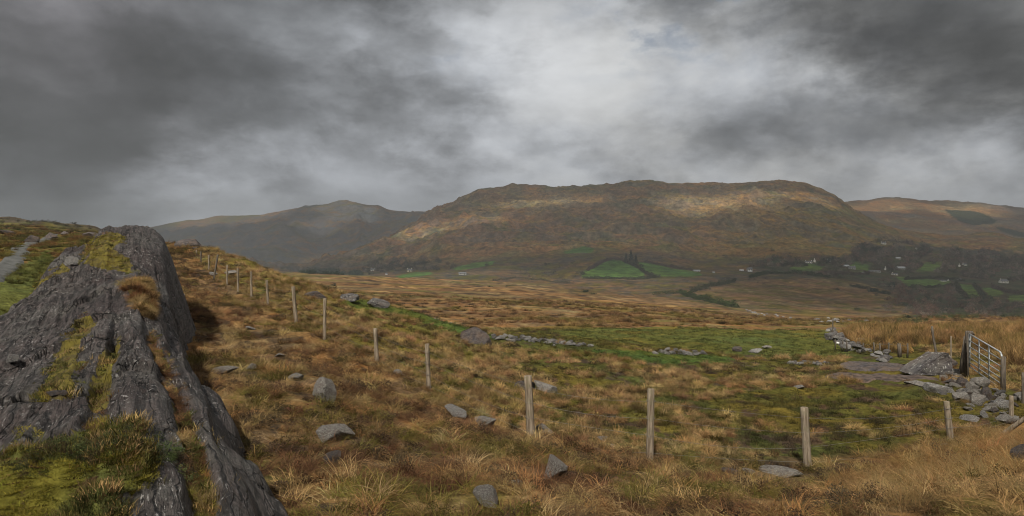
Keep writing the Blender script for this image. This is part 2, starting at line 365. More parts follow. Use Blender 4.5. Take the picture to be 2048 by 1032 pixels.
M['cream'] = plain_material('cream_render', (.62, .58, .42), .1, .8)
M['greywall'] = plain_material('grey_render', (.34, .34, .33), .15, .8)
M['slate'] = plain_material('slate_roof', (.12, .125, .135), .25, 1.5, .6)
M['tin'] = plain_material('tin_roof', (.36, .39, .42), .15, .8, .45)
M['glass'] = plain_material('dark_window', (.03, .035, .04), .1, .5, .15)
M['doorpaint'] = plain_material('door_paint', (.08, .1, .07), .2, .5)
M['carpaint'] = plain_material('white_car_paint', (.7, .72, .74), .03, .5, .3)
M['tyre'] = plain_material('black_rubber', (.02, .02, .02), .2, 2.)
M['bag'] = plain_material('white_plastic', (.7, .7, .7), .1, 3., .4)
M['trackgravel'] = plain_material('track_gravel', (.085, .088, .085), .35, 2.5)
M['peatmud'] = plain_material('wet_mud', (.085, .062, .05), .6, 5, .5)

def tint_material(name, spread=.35, trans=.25, rough=.8):
    """plants: the colour comes from the plant's own attribute"""
    m = bpy.data.materials.new(name); m.use_nodes = True; t = NT(m.node_tree); p = t.nt.nodes['Principled BSDF']
    p.inputs['Roughness'].default_value = rough; p.inputs['Specular IOR Level'].default_value = .15
    a = t.n('ShaderNodeAttribute', attribute_name='tint', attribute_type='INSTANCER'); b = t.n('ShaderNodeAttribute', attribute_name='shade')
    f = t.ramp(b.outputs['Fac'], 0., 1., 1 - spread, 1 + spread); f.node.interpolation_type = 'LINEAR'
    cc = t.n('ShaderNodeCombineColor'); [t.l(f, cc.inputs[k]) for k in range(3)]
    c = t.mix(1., a.outputs['Color'], cc.outputs[0], 'MULTIPLY'); t.l(c, p.inputs['Base Color'])
    tr = t.n('ShaderNodeBsdfTranslucent'); t.l(c, tr.inputs[0]); ms = t.n('ShaderNodeMixShader'); ms.inputs[0].default_value = trans
    out = t.nt.nodes['Material Output']; t.l(p.outputs[0], ms.inputs[1]); t.l(tr.outputs[0], ms.inputs[2]); t.l(ms.outputs[0], out.inputs[0])
    return m
M['blade'] = tint_material('grass_blades', .45, .3)
M['leafmass'] = tint_material('bush_leaves', .5, .15)
def leaf_material(name, col, var=.5, trans=.1):
    m, t, p = mat_new(name, .85, .1); b = t.n('ShaderNodeAttribute', attribute_name='shade')
    c = t.mix(b.outputs['Fac'], tuple(k * (1 - var) for k in col), tuple(k * (1 + var) for k in col)); t.l(c, p.inputs['Base Color']); return m
M['conifer'] = leaf_material('conifer_needles', (.022, .034, .022), .4)
M['gorse'] = leaf_material('gorse_leaves', (.04, .055, .018), .5)
M['baretwig'] = leaf_material('bare_twigs', (.10, .075, .06), .4)
M['redtwig'] = leaf_material('reddish_twigs', (.14, .075, .06), .4)
M['hedge'] = leaf_material('hedge_leaves', (.05, .052, .028), .5)
M['bark'] = plain_material('grey_bark', (.14, .12, .1), .3, 3.)
M['darkheath'] = leaf_material('dark_heather', (.055, .04, .022), .5)

# ------------------------------------------------------------------ the ground
slope = np.gradient(ZG, axis=1) / np.gradient(GY, axis=1)
CV = cover(PXG, PYG, GY, GX, GY)
rk = .7 * sstep(.42, .75, slope + .12 * fbm(GX / 40, GY / 40, 3, 201)) * sstep(1150, 1500, GY) * .75
rk = np.maximum(rk, sstep(.60, .72, fbm(GX / 60 + 8, GY / 25, 4, 207) * .5 + HR) * sstep(1250, 1500, GY) * .4)
CV = CV * (1 - rk[..., None]) + C(.075, .072, .078) * rk[..., None]
nx, ny = ZG.shape
V = np.stack([GX, GY, ZG], -1).reshape(-1, 3)
jn = int(np.searchsorted(DS, 1000))
FA = grid_faces(nx, ny)
me = new_mesh('ground', V, FA); attr(me, 'cover', CV.reshape(-1, 3))
me.materials.append(M['ground']); me.materials.append(M['hill'])
jj = (np.arange(len(FA)) % (ny - 1)); me.polygons.foreach_set('material_index', (jj >= int(np.searchsorted(DS, 150))).astype(np.int32))
g = link('ground', me, kind='structure', label='rough moorland ground falling to the valley')
# hillside behind the viewer, where the photographer stands
bx, by = np.meshgrid(np.linspace(-60, 60, 61), np.linspace(-60, 1.6, 40), indexing='ij')
bz = -1.78 + fbm(bx / 5, by / 5, 3, 61) * .12 - .0 * by
me = new_mesh('hillside', np.stack([bx, by, bz], -1).reshape(-1, 3), grid_faces(61, 40))
attr(me, 'cover', np.broadcast_to(BROWN, (bx.size, 3)) * (1 + .3 * fbm(bx, by, 3, 3).reshape(-1, 1)))
link('ground', me, M['ground'], kind='structure', label='rough grass the viewer stands on')

# ------------------------------------------------------------------ hills behind
def far_hill(name, lines, pxs, ds, amp, seed, colf, label):
    Z = make_grid(lines, pxs, ds, 2, 2); X = (pxs[:, None] - CX) / F * ds[None, :]; Y = np.repeat(ds[None, :], len(pxs), 0)
    env = sstep(ds[0], ds[0] * 1.15, Y)
    wx = X + 120 * fbm(X / 500, Y / 500, 2, seed + 9)
    R = ridged(wx / 330 + Y / 900, Y / 420, 5, seed)
    env = env * (1 - .9 * np.exp(-((Y - lines[-2][0][1]) / (.13 * ds[0])) ** 2) * (amp > 50))
    Z = Z + env * ((R - .42) * amp + fbm(X / 130, Y / 90, 4, seed + 3) * amp * .35)
    PY = HY - Z / Y * F; sl = np.gradient(Z, axis=1) / np.gradient(Y, axis=1)
    c = colf(np.repeat(pxs[:, None], len(ds), 1), PY, X, Y, sl, R)
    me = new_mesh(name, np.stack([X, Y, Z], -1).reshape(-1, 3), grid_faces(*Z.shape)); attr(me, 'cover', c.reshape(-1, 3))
    return link(name, me, M['hill'], kind='structure', label=label)
def mixc(a, b, t): return a + (b - a) * np.clip(t, 0, 1)[..., None]
def col_left(px, py, X, Y, sl, R):
    n = fbm(X / 260, Y / 200, 5, 301); c = mixc(np.broadcast_to(ORANGE * .75, px.shape + (3,)), OLIVE * .6, sstep(-.2, .3, n))
    c = mixc(c, C(.07, .068, .072), sstep(.3, .5, sl + .25 * fbm(X / 60, Y / 60, 3, 305)) * .9)
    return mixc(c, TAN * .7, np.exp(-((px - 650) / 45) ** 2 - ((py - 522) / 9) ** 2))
def col_right(px, py, X, Y, sl, R):
    n = fbm(X / 160, Y / 120, 5, 321); c = mixc(np.broadcast_to(ORANGE * .95, px.shape + (3,)), TAN * .7, sstep(-.2, .4, n))
    c = mixc(c, C(.11, .1, .1), sstep(.4, .6, R + .1 * n) * .5)
    c = mixc(c, TAN * 1.0, np.exp(-((px - 1925) / 42) ** 2 - ((py - 412) / 8) ** 2))  # sunlit spot on the ridge painted in as tan
    pl = inpoly(px + 5 * n, py + 3 * n, [(1888,419),(1905,421),(1945,422),(1975,430),(1998,443),(1985,450),(1945,450),(1915,440)]) | inpoly(px + 4 * n, py + 2 * n, [(1990,452),(2020,458),(2060,468),(2060,478),(2030,472),(2000,462)])
    return mixc(c, DGREEN * .8, pl * .95)
pl_ = np.arange(-1200, 1260, 4.); FAR = .98
far_hill('hills', [[(q0_, q1_ * FAR, q2_) for (q0_, q1_, q2_) in L_] for L_ in [[(-1200,2500,560),(1300,2500,560)], [(-1200,2900,552),(500,2900,540),(640,3000,538),(760,3000,530),(1300,3000,540)],
   [(-1200,3600,530),(300,3600,500),(450,3600,490),(560,3500,478),(640,3500,505),(700,3500,485),(780,3400,470),(870,3400,455),(1300,3400,480)],
   [(-1200,4600,475),(0,4600,470),(200,4600,462),(230,4600,461),(300,4600,455),(340,4600,445),(380,4600,437),(398,4600,440),(430,4600,431),(480,4600,430),(520,4600,428),(560,4500,424),(600,4400,416),(640,4400,408),(672,4400,403),(700,4400,404),(735,4400,411),(760,4400,414),(800,4400,420),(830,4400,421),(860,4400,416),(900,4400,418),(1000,4400,425),(1300,4400,450)],
   [(-1200,5400,500),(1300,5400,500)]]], pl_, np.exp(np.linspace(math.log(2500 * FAR), math.log(5400 * FAR), 300)), 95, 401, col_left, 'hazy mountain range with its top in the cloud')
pr_ = np.arange(1560, 3300, 4.)
far_hill('hills', [[(1500,2400,545),(3300,2400,545)], [(1500,2800,490),(1800,2800,485),(1990,2800,478),(2048,2800,490),(3300,2800,520)],
   [(1500,3200,470),(1700,3200,462),(1850,3200,460),(2048,3200,470),(3300,3200,500)], [(1500,3600,430),(1850,3600,428),(2048,3600,438),(3300,3600,460)],
   [(1500,4000,404),(1690,4000,401),(1740,4000,401),(1770,4000,394),(1800,4000,393),(1850,4000,396),(1950,4000,404),(2048,4000,413),(2300,4000,430),(3300,4000,470)],
   [(1500,4700,470),(3300,4700,500)]], pr_, np.exp(np.linspace(math.log(2400), math.log(4700), 220)), 34, 431, col_right, 'brown ridge beyond the main hill with a dark plantation')

# ------------------------------------------------------------------ the rock outcrop (ridge running away to the left)
SD = Vector((-.487, .873)); SN = Vector((.873, .487))
ss = np.concatenate([np.arange(2.6, 12, .035), np.arange(12, 30, .07)]); tt = np.arange(-4.2, 2.6, .022)
SS, TT = np.meshgrid(ss, tt, indexing='ij')
RX = SS * SD.x + TT * SN.x; RY = SS * SD.y + TT * SN.y
crest = np.interp(SS, [2.6,3.5,5,7,9,12,14,15.2,15.8,17,18,18.8,20,22,24,25,26.5,28,30], [-1.62,-1.5,-1.28,-1.2,-1.14,-.86,-.58,-.5,-.5,-.46,-.3,.15,.42,.70,.80,.78,.5,.0,-.8])
tw = fbm(SS / 3.2, TT * 0 + 1.5, 3, 501) * .35
cut = np.interp(SS, [2.6,5,8,12,15.5,18,22,26,30], [1.08,.84,.66,.44,.34,.36,.5,.42,.2])   # right edge of the ridge
lcut = np.interp(SS, [2.6,5,8,12,17,23,30], [-1.2,-1.9,-2.2,-2.15,-2.0,-1.9,-1.2])
u = TT + tw * .4
blk = sstep(17.3, 18.6, SS) * sstep(27.5, 26, SS)             # the upper block with its steep face
cn = fbm(SS / 1.3, TT * 0 + 3.3, 3, 519)
right = np.where(u > 0, (.42 - .28 * blk) * np.clip(u / cut, 0, 1) ** 1.7 + 1.7 * (u - cut - .1 + .2 * cn + np.sqrt((u - cut - .1 + .2 * cn) ** 2 + .02)) , 0)
left = np.where(u < 0, (.55 - .25 * blk) * np.clip(u / lcut, 0, 1) ** 1.2 + 1.9 * np.clip(lcut - u, 0, 9), 0)
left = left + blk * sstep(-.95, -1.35, u) * .45
RZ = crest - right - left
warp = u + fbm(SS / 5, TT / .8, 4, 511) * .16 + fbm(SS / 1.2, TT / .4, 3, 513) * .03
def saw(w_, k=.82):                                          # slate bedding: long backs, short broken fronts
    f = w_ - np.floor(w_); return np.where(f < k, f / k, (1 - f) / (1 - k)) - .5
groove = ridged(warp / .55, SS / 9, 4, 521)
am = fbm(SS / 1.6, TT / .5, 3, 525) * .5 + .6
RZ += (groove - .5) * .13 * (1 - .5 * blk) + saw(warp / .33 + .5 * fbm(SS / 2.6, TT / .6, 3, 527)) * .075 * am + saw(warp / .12 + .7 * fbm(SS / 1.3, TT / .3, 3, 529)) * .034 * am + fbm(SS / .9, TT / .5, 4, 541) * .05
st = np.floor((SS + .9 * fbm(TT / .5, SS / 2, 3, 551)) / 1.9); fr = (SS + .9 * fbm(TT / .5, SS / 2, 3, 551)) / 1.9 - st
RZ += (sstep(.0, .05, fr) * (1 - fr) - .5) * .11 * sstep(-.1, .25, fbm(SS / 2, TT / .7, 2, 557) + .1)       # broken steps across the strata
jn3 = np.abs(fbm(SS / 1.5, TT / 1.5, 3, 559)); RZ -= .045 * np.exp(-(jn3 / .012) ** 2)                        # joints
gul = np.exp(-((u - .2 - .2 * sstep(9, 5, SS)) / .09) ** 2) * sstep(12, 10, SS) + np.exp(-((u + .28 + .1 * np.sin(SS)) / .09) ** 2) * sstep(4.5, 5.5, SS) * sstep(11, 9.5, SS)
RZ -= gul * .16
me = new_mesh('rock_outcrop', np.stack([RX, RY, RZ], -1).reshape(-1, 3), grid_faces(*RZ.shape)[:, ::-1])
RPX = CX + RX / RY * F; RPY = HY - RZ / RY * F
nn = fbm(RX / .5, RY / .5, 4, 561)
mossm = np.maximum.reduce([
  sstep(.16, .04, groove) * sstep(.0, .3, nn + .1), gul * sstep(-.25, .15, nn + .1),
  inpoly(RPX + 12 * nn, RPY + 8 * nn, [(178,500),(200,470),(232,462),(250,478),(228,500),(262,520),(262,545),(200,535),(165,525)]) * 1.0,
  inpoly(RPX + 10 * nn, RPY + 8 * nn, [(62,570),(118,536),(130,528),(136,536),(100,556),(66,580)]) * 1.0,
  inpoly(RPX + 14 * nn, RPY + 12 * nn, [(96,740),(118,690),(150,640),(180,628),(188,640),(160,680),(150,760),(150,800),(80,800)]) * 1.0,
  inpoly(RPX + 10 * nn, RPY + 10 * nn, [(190,800),(190,740),(212,700),(222,720),(222,790)]) * .9,
  inpoly(RPX + 8 * nn, RPY + 8 * nn, [(240,566),(290,560),(304,590),(300,620),(262,590)]) * 1.0])
mossm = np.clip(mossm, 0, 1)
attr(me, 'moss', np.repeat(mossm.reshape(-1, 1), 3, 1))
def outcrop_material():
    m, t, p = mat_new('slate_outcrop', .62, .4)
    rz = math.atan2(SD.y, SD.x)                       # strata run along the ridge
    v = mapped(t, (.35, 3.6, 2.5), (0, 0, rz)); vf = mapped(t, (1.1, 9., 6.), (0, 0, rz)); v0 = mapped(t)
    n1 = t.noise(v, 3.2, 8, .7, .6); n2 = t.noise(vf, 3.5, 7, .7, .4); n3 = t.noise(v0, .9, 5, .6); n5 = t.noise(v0, 14., 5, .7)
    c = t.mix(t.ramp(n1, .42, .58), (.013, .011, .011), (.108, .087, .083)); c = t.mix(t.ramp(n3, .45, .65, 0, .75), c, (.125, .12, .11)); c = t.mix(t.ramp(t.noise(v0, .5, 6, .65), .5, .62, 0, .7), c, (.05, .034, .034))
    c = t.mix(t.ramp(n2, .55, .72, 0, .7), c, (.24, .225, .225)); c = t.mix(t.ramp(n2, .47, .40, 0, .92), c, (.012, .010, .011))
    vo = t.n('ShaderNodeTexVoronoi', feature='DISTANCE_TO_EDGE'); vd = t.n('ShaderNodeVectorMath', operation='MULTIPLY_ADD'); nz_ = t.n('ShaderNodeTexNoise'); nz_.inputs['Scale'].default_value = 2.5; nz_.inputs['Detail'].default_value = 5; t.l(v0, nz_.inputs['Vector'])
    t.l(nz_.outputs['Color'], vd.inputs[0]); vd.inputs[1].default_value = (.5, .5, .5); t.l(v, vd.inputs[2]); t.l(vd.outputs[0], vo.inputs['Vector']); vo.inputs['Scale'].default_value = 1.5; crack = t.ramp(vo.outputs['Distance'], .0, .035, 1., 0.)
    fg_ = t.noise(v0, 26., 6, .75); c = t.mix(t.ramp(fg_, .5, .36, 0, .75), c, (.014, .012, .012)); c = t.mix(t.ramp(fg_, .55, .68, 0, .5), c, (.22, .21, .2))
    c = t.mix(crack, c, (.006, .005, .005))
    l = t.m('MULTIPLY', t.ramp(t.noise(v0, 16., 5, .75), .58, .64), t.ramp(t.noise(v0, 1.6, 4, .6), .4, .6)); l2 = t.m('MULTIPLY', t.ramp(t.noise(vf, 5., 6, .7), .58, .64), t.ramp(t.noise(v0, 1.1, 3, .6), .5, .62))
    c = t.mix(t.m('MAXIMUM', l, l2), c, (.46, .45, .44))
    a = t.n('ShaderNodeAttribute', attribute_name='moss'); mc = t.mix(t.ramp(t.noise(v0, 3., 5, .7), .38, .6), (.085, .065, .018), (.20, .165, .025))
    mm = t.ramp(t.m('ADD', a.outputs['Fac'], t.m('MULTIPLY', t.m('SUBTRACT', n5, .5), .9)), .42, .6)
    c = t.mix(mm, c, mc); t.l(c, p.inputs['Base Color'])
    t.l(t.ramp(mm, 0., 1., .6, .95), p.inputs['Roughness'])
    bump(t, p, t.m('ADD', n1, t.m('ADD', t.m('MULTIPLY', n2, .5), t.m('SUBTRACT', t.m('MULTIPLY', n5, .15), t.m('MULTIPLY', crack, .5)))), .13)
    return m
M['outcrop'] = outcrop_material()
tag(link('rock_outcrop', me, M['outcrop']), 'long dark layered slate outcrop rising from the left foreground to a blunt top', 'rock outcrop')
_si = lambda s: np.interp(s, ss, np.arange(len(ss))).astype(int); _ti = lambda t_: np.interp(t_, tt, np.arange(len(tt))).astype(int)
def rock_z(x, y):
    x = np.asarray(x, float); y = np.asarray(y, float)
    s = x * SD.x + y * SD.y; t_ = x * SN.x + y * SN.y
    z = RZ[_si(s), _ti(t_)]; return np.where((s > ss[0]) & (s < ss[-1]) & (t_ > tt[0]) & (t_ < tt[-1]), z, -99.)
def top_z(x, y): return np.maximum(ground_z(x, y), rock_z(x, y))

# ------------------------------------------------------------------ stones
def stone_mesh(name, seed, sub=3, planes=13, rough=.035, flat=1.0):
    bm = bmesh.new(); bmesh.ops.create_icosphere(bm, subdivisions=sub, radius=1.0)
    r = np.random.default_rng(seed); P = np.array([v.co for v in bm.verts])
    for k in range(planes):
        n = r.normal(size=3); n /= np.linalg.norm(n); h = r.uniform(.38, .78)
        d = np.maximum(P @ n - h, 0); P -= d[:, None] * n * .98
    nz = fbm(P[:, 0] * 2.2 + P[:, 2] * 1.7 + seed, P[:, 1] * 2.2 - P[:, 2] * 1.3, 4, seed % 50) ; P *= (1 + rough * 1.6 * nz)[:, None]
    lay = np.abs(((P[:, 2] * 4.3 + nz) % 1) - .5); P[:, :2] *= (1 + rough * .8 * (lay - .25))[:, None]
    P -= (P.max(0) + P.min(0)) / 2; P /= (P.max(0) - P.min(0)) / 2
    for v, p in zip(bm.verts, P): v.co = p
    me = bpy.data.meshes.new(name); bm.to_mesh(me); bm.free()
    me.polygons.foreach_set('use_smooth', np.ones(len(me.polygons), bool)); me.set_sharp_from_angle(angle=math.radians(24)); return me
KEEPOUT = []
def put_stone(px, pyb, w, h, label, mat='stone', seed=1, depth=.8, tilt=0., name='boulder', group=None, yaw=None, sub=4, sink=.14, D=None, on_rock=False, planes=13):
    p = hit(px, pyb) if D is None else Vector(((px - CX) / F * D, D, float(ground_z((px - CX) / F * D, D))))
    if on_rock:
        for d in np.arange(3.5, 28, .05):
            x = (px - CX) / F * d; z = float(rock_z(x, d))
            if z > -50 and HY - z / d * F <= pyb: p = Vector((x, d, z)); break
    k = p.y / F; me = stone_mesh(name, seed, sub, planes)
    o = link(name, me, M[mat]); W = w * k / 2; H = h * k / 2 * (1 + sink)
    o.scale = (W, W * depth, H); az = -math.atan2(p.x, p.y)
    o.rotation_euler = (0, tilt, az + (0 if yaw is None else yaw)); o.location = (p.x, p.y + W * depth * .5, p.z + H * (1 - 2 * sink) - (.12 if w > 120 else 0))
    KEEPOUT.append((o.location.x, o.location.y, W))
    return tag(o, label, 'rock', group)
G1 = 'loose grey stones lying in the grass'
ST = [
 (648,806,50,48,'upright pointed grey rock in brown grass above the long flat one','stone',3,.8,.35,None),
 (668,886,78,32,'long low lichened slab in brown grass left of the dry tussock','stone',4,.6,.05,None),
 (665,930,36,24,'small dark stone just below the long lichened slab','stone_dark',5,.8,-.3,None),
 (590,762,30,16,'small pale flat stone up the slope from the pointed rock','palestone',6,.7,.2,None),
 (1108,964,46,44,'two-toned angular grey rock in the right foreground grass','stone',8,.8,.5,None),
 (970,1020,52,42,'blocky dark grey rock nearest the bottom edge of the photo','stone',9,.9,.0,None),
 (1032,972,26,11,'tiny flat stone between the two large foreground rocks','stone',10,.7,.0,None),
 (970,857,44,24,'grey rock left of the thickest fence post','stone',12,.7,.1,None),
 (1088,870,40,22,'grey block leaning against the foot of the thickest post','stone',13,.8,.2,None),
 (910,833,48,20,'long dark stone with white lichen near the wire','palestone',14,.5,.35,None),
 (952,688,66,34,'large rounded brown boulder at the foot of the grassy slope','stone_dark',15,.8,.15,None),
 (628,597,42,15,'flat dark boulder on the slope behind the fence','stone_dark',17,.7,0,None),
 (697,601,38,14,'dark lichened rock just left of the bright green patch','wallstone',18,.8,-.1,None),
 (755,616,46,18,'dark lichened rock at the right end of the bright green patch','wallstone',19,.8,.2,None),
 (445,748,54,16,'low grey rock half buried in long grass near the outcrop','stone',20,.7,.0,None),
 (501,740,20,13,'small grey stone beside the half buried one','stone',21,.8,.0,None),
 (795,750,20,11,'small round stone between two posts on the slope','stone',22,.8,0,None),
 (1205,883,20,12,'white-flecked small stone in the pasture','palestone',23,.8,.2,None),
 (1227,895,12,6,'very small stone right of the white-flecked one','stone',24,.8,.2,None),
 (1565,952,88,16,'long flat stone lying left of the post base','stone',25,.5,.0,None),
 (1498,948,26,11,'small flat stone at the grass bank edge','stone',26,.6,0,None),
 (1460,947,34,10,'thin reddish flat stone at the grass bank edge','stone_dark',27,.6,0,None),
 (355,596,24,11,'small grey stone in the hollow beside the outcrop','palestone',28,.7,.1,None),
 (425,552,16,8,'pale stone under the upper fence posts','palestone',29,.7,.1,None),
 (500,660,20,7,'white flat stone in the brown slope','palestone',30,.7,.1,None),
 (560,715,24,9,'grey flat stone low in the brown slope','stone',31,.7,.1,None),
 (460,550,26,10,'flat grey rock between the upper posts','stone',32,.7,.1,None),
 (1512,706,28,9,'grey stone in the far green pasture','palestone',33,.7,.0,None),
 (1475,703,20,10,'dark stone left of the grey one in the far pasture','stone_dark',34,.7,.0,None),
 (1535,698,20,7,'small stone right of the grey one in the far pasture','stone',35,.7,.0,None),
 (1600,778,22,8,'flat stone in the middle of the near pasture','stone',36,.7,.0,None),
 (1050,783,44,24,'low dark rock showing behind the thickest post on its left','stone_dark',37,.7,.3,None),
 (1092,786,56,18,'long thin rock showing behind the thickest post on its right','stone',38,.5,.35,None),
 (390,500,12,7,'little dark rock on the slope skyline','stone_dark',39,.7,.0,None),
 (1890,896,22,10,'small stone by the right-hand post','stone',40,.8,.1,None),
 (2046,940,36,52,'dark upright stone at the right edge of the photo','stone_dark',41,.8,.1,None),
]
for a in ST: put_stone(a[0], a[1], a[2], a[3], a[4], a[5], a[6], a[7], a[8], group=G1, sub=4)
put_stone(372, 500, 52, 17, 'dark cleft crag standing on the slope skyline above the fence', 'stone_dark', 50, .8, 0., 'crag', D=57, planes=6)
put_stone(140, 531, 30, 18, 'pale rounded boulder perched on the left flank of the outcrop', 'palestone', 51, .8, .1, on_rock=True)
put_stone(22, 735, 20, 18, 'square pale block wedged in a cleft of the outcrop', 'palestone', 52, .8, .2, on_rock=True)
put_stone(108, 796, 36, 14, 'dark slaty lump in the moss at the outcrop foot', 'stone_dark', 53, .8, .2, on_rock=True)
for k, (a, b, w, h, lb) in enumerate([(60,482,26,16,'dark knoll rock left of the far track'),(100,462,24,14,'rock beside the far end of the track'),(180,484,34,14,'dark rock just left of the outcrop top'),(10,470,26,8,'low rock at the left edge under the skyline'),(128,478,16,9,'small rock between track and outcrop')]):
    put_stone(a, b, w, h, lb, 'stone_dark', 60 + k, .8, .1, D=70 + 9 * k)
# slabs and the rock pile by the gate
G2 = 'rocks piled beside the metal gate'
PILE = [(1775,740,150,19,.7,.0,'broad flat slab of bedrock level with the turf','stone_dark',70,'rock_slab'),
 (1900,735,42,34,.8,-.2,'brown boulder between the tilted slab and the gate post','stone_dark',72,'boulder'),
 (1918,752,52,18,.7,0,'flat rock below the gate post','stone',73,'boulder'),
 (1880,786,66,22,.6,.05,'low wide rock with white lichen under the tilted slab','palestone',74,'boulder'),
 (1838,772,60,12,.6,.0,'thin ledge of rock beside the muddy patch','stone',75,'boulder'),
 (1925,775,26,24,.8,.2,'rounded brown rock in the middle of the pile','stone_dark',76,'boulder'),
 (1948,785,34,24,.8,.3,'angular rock under the gate bars','stone',77,'boulder'),
 (1965,775,44,26,.8,-.2,'grey rock touching the lowest gate bar','stone',78,'boulder'),
 (1928,805,44,28,.8,.5,'tilted plate of rock at the front left of the pile','stone',79,'boulder'),
 (1958,812,50,30,.8,-.5,'steep wedge of rock at the centre of the pile','stone',80,'boulder'),
 (1978,800,34,30,.8,.6,'brown wedge right of the centre one','stone_dark',81,'boulder'),
 (1943,843,44,15,.7,0,'pale oval rock lying alone in front of the pile','palestone',82,'boulder'),
 (1972,835,22,16,.8,.5,'small tilted stone right of the pale oval rock','palestone',83,'boulder'),
 (2008,818,36,26,.8,.2,'light grey rock below the gate end','palestone',84,'boulder'),
 (2020,848,50,24,.8,.0,'long grey rock against the leaning pole','stone',85,'boulder'),
 (1905,768,30,14,.8,.3,'reddish small rock in the upper pile','stone_dark',86,'boulder'),
 (1990,826,24,14,.8,.0,'small dark rock low in the pile','stone_dark',87,'boulder'),
 (1940,822,24,12,.8,.2,'small grey rock under the tilted plate','stone',88,'boulder'),
 (2040,800,24,20,.8,.0,'rock at the foot of the right-hand stake','stone',89,'boulder'),
 (1690,690,18,7,.8,.0,'little rock among the rushes','stone',90,'boulder'),(1722,682,26,8,.7,.0,'flat grey rock among the rushes','stone',91,'boulder'),(1718,690,14,9,.7,.0,'dark stone in front of the flat one among the rushes','stone_dark',92,'boulder')]
for (a, b, w, h, dp, tl, lb, mt, sd, nm) in PILE: put_stone(a, b, w * (1 if nm == 'rock_slab' else .78), h * (1 if nm == 'rock_slab' else .8), lb, mt, sd, dp, tl, nm, G2, planes=9 if nm == 'rock_slab' else 13)

# the big leaning slab: a wedge-shaped plate tipped up toward the gate
D_ = hit(1866, 752).y; P_ = [(1822,752),(1842,738),(1866,722),(1884,709),(1894,704),(1903,716),(1906,734),(1899,754)]; bm = bmesh.new(); c0_ = Vector(((1866 - CX) / F * D_, D_, -(752 - HY) / F * D_ - .1))
fr_ = [bm.verts.new((((a - CX) / F * D_) - c0_.x, (753 - b) / F * D_ * -.12, -(b - HY) / F * D_ - c0_.z)) for a, b in P_]; bk_ = [bm.verts.new((v.co.x * .93 + .05, v.co.y + 1.1 + .25 * v.co.z, v.co.z * .86)) for v in fr_]
bm.faces.new(fr_); bm.faces.new(bk_[::-1])
for k_ in range(len(P_)): bm.faces.new((fr_[k_], bk_[k_], bk_[(k_ + 1) % len(P_)], fr_[(k_ + 1) % len(P_)]))
bmesh.ops.recalc_face_normals(bm, faces=bm.faces); bmesh.ops.bevel(bm, geom=bm.edges[:], offset=.05, segments=2, affect='EDGES'); bmesh.ops.triangulate(bm, faces=bm.faces)
for _ in range(3): bmesh.ops.subdivide_edges(bm, edges=[e for e in bm.edges if e.calc_length() > .12], cuts=1); bmesh.ops.triangulate(bm, faces=bm.faces)
co_ = np.array([v.co for v in bm.verts]); nz_ = fbm(co_[:, 0] * 2 + co_[:, 1] * 1.3, co_[:, 2] * 2.2 - co_[:, 1], 4, 77); la_ = fbm(co_[:, 0] * .6 + co_[:, 2] * 5, co_[:, 1] * .7 + co_[:, 2], 3, 79)
for v, a, b in zip(bm.verts, nz_, la_): v.co += Vector((.03 * a, .10 * a + .06 * b, .05 * a))
sl_ = bpy.data.meshes.new('rock_slab'); bm.to_mesh(sl_); bm.free(); sl_.polygons.foreach_set('use_smooth', np.ones(len(sl_.polygons), bool)); sl_.set_sharp_from_angle(angle=math.radians(35))
tag(link('rock_slab', sl_, M['wallstone'], None, loc=c0_), 'big tilted slab leaning up beside the gate', 'rock', G2); KEEPOUT.append((c0_.x, c0_.y + .5, .8))
sm_ = [stone_mesh('boulder', 700 + k, 3) for k in range(6)]
for k_, w_ in enumerate(sm_): w_.materials.append(M[('stone', 'palestone', 'stone_dark', 'stone', 'wallstone', 'stone')[k_]])
r_s = random.Random(5)
for k_ in range(80):
    a_ = r_s.uniform(0, 1); px_ = 1888 + a_ * 140 + r_s.uniform(-14, 14); py_ = 762 + a_ * 62 + r_s.uniform(-26, 26)
    if py_ < 745 + (px_ - 1888) * .25: continue
    p_ = hit(px_, py_); w_ = r_s.uniform(8, 22) * p_.y / F / 2; o_ = link('boulder', sm_[k_ % 6], None, loc=(p_.x, p_.y, p_.z + w_ * .25))
    o_.scale = (w_, w_ * r_s.uniform(.6, .9), w_ * r_s.uniform(.45, .75)); o_.rotation_euler = (r_s.uniform(-.5, .5), r_s.uniform(-.5, .5), r_s.uniform(0, 6.28))
    tag(o_, 'small angular stone tumbled among the larger rocks below the gate', 'rock', 'small stones tumbled below the gate')
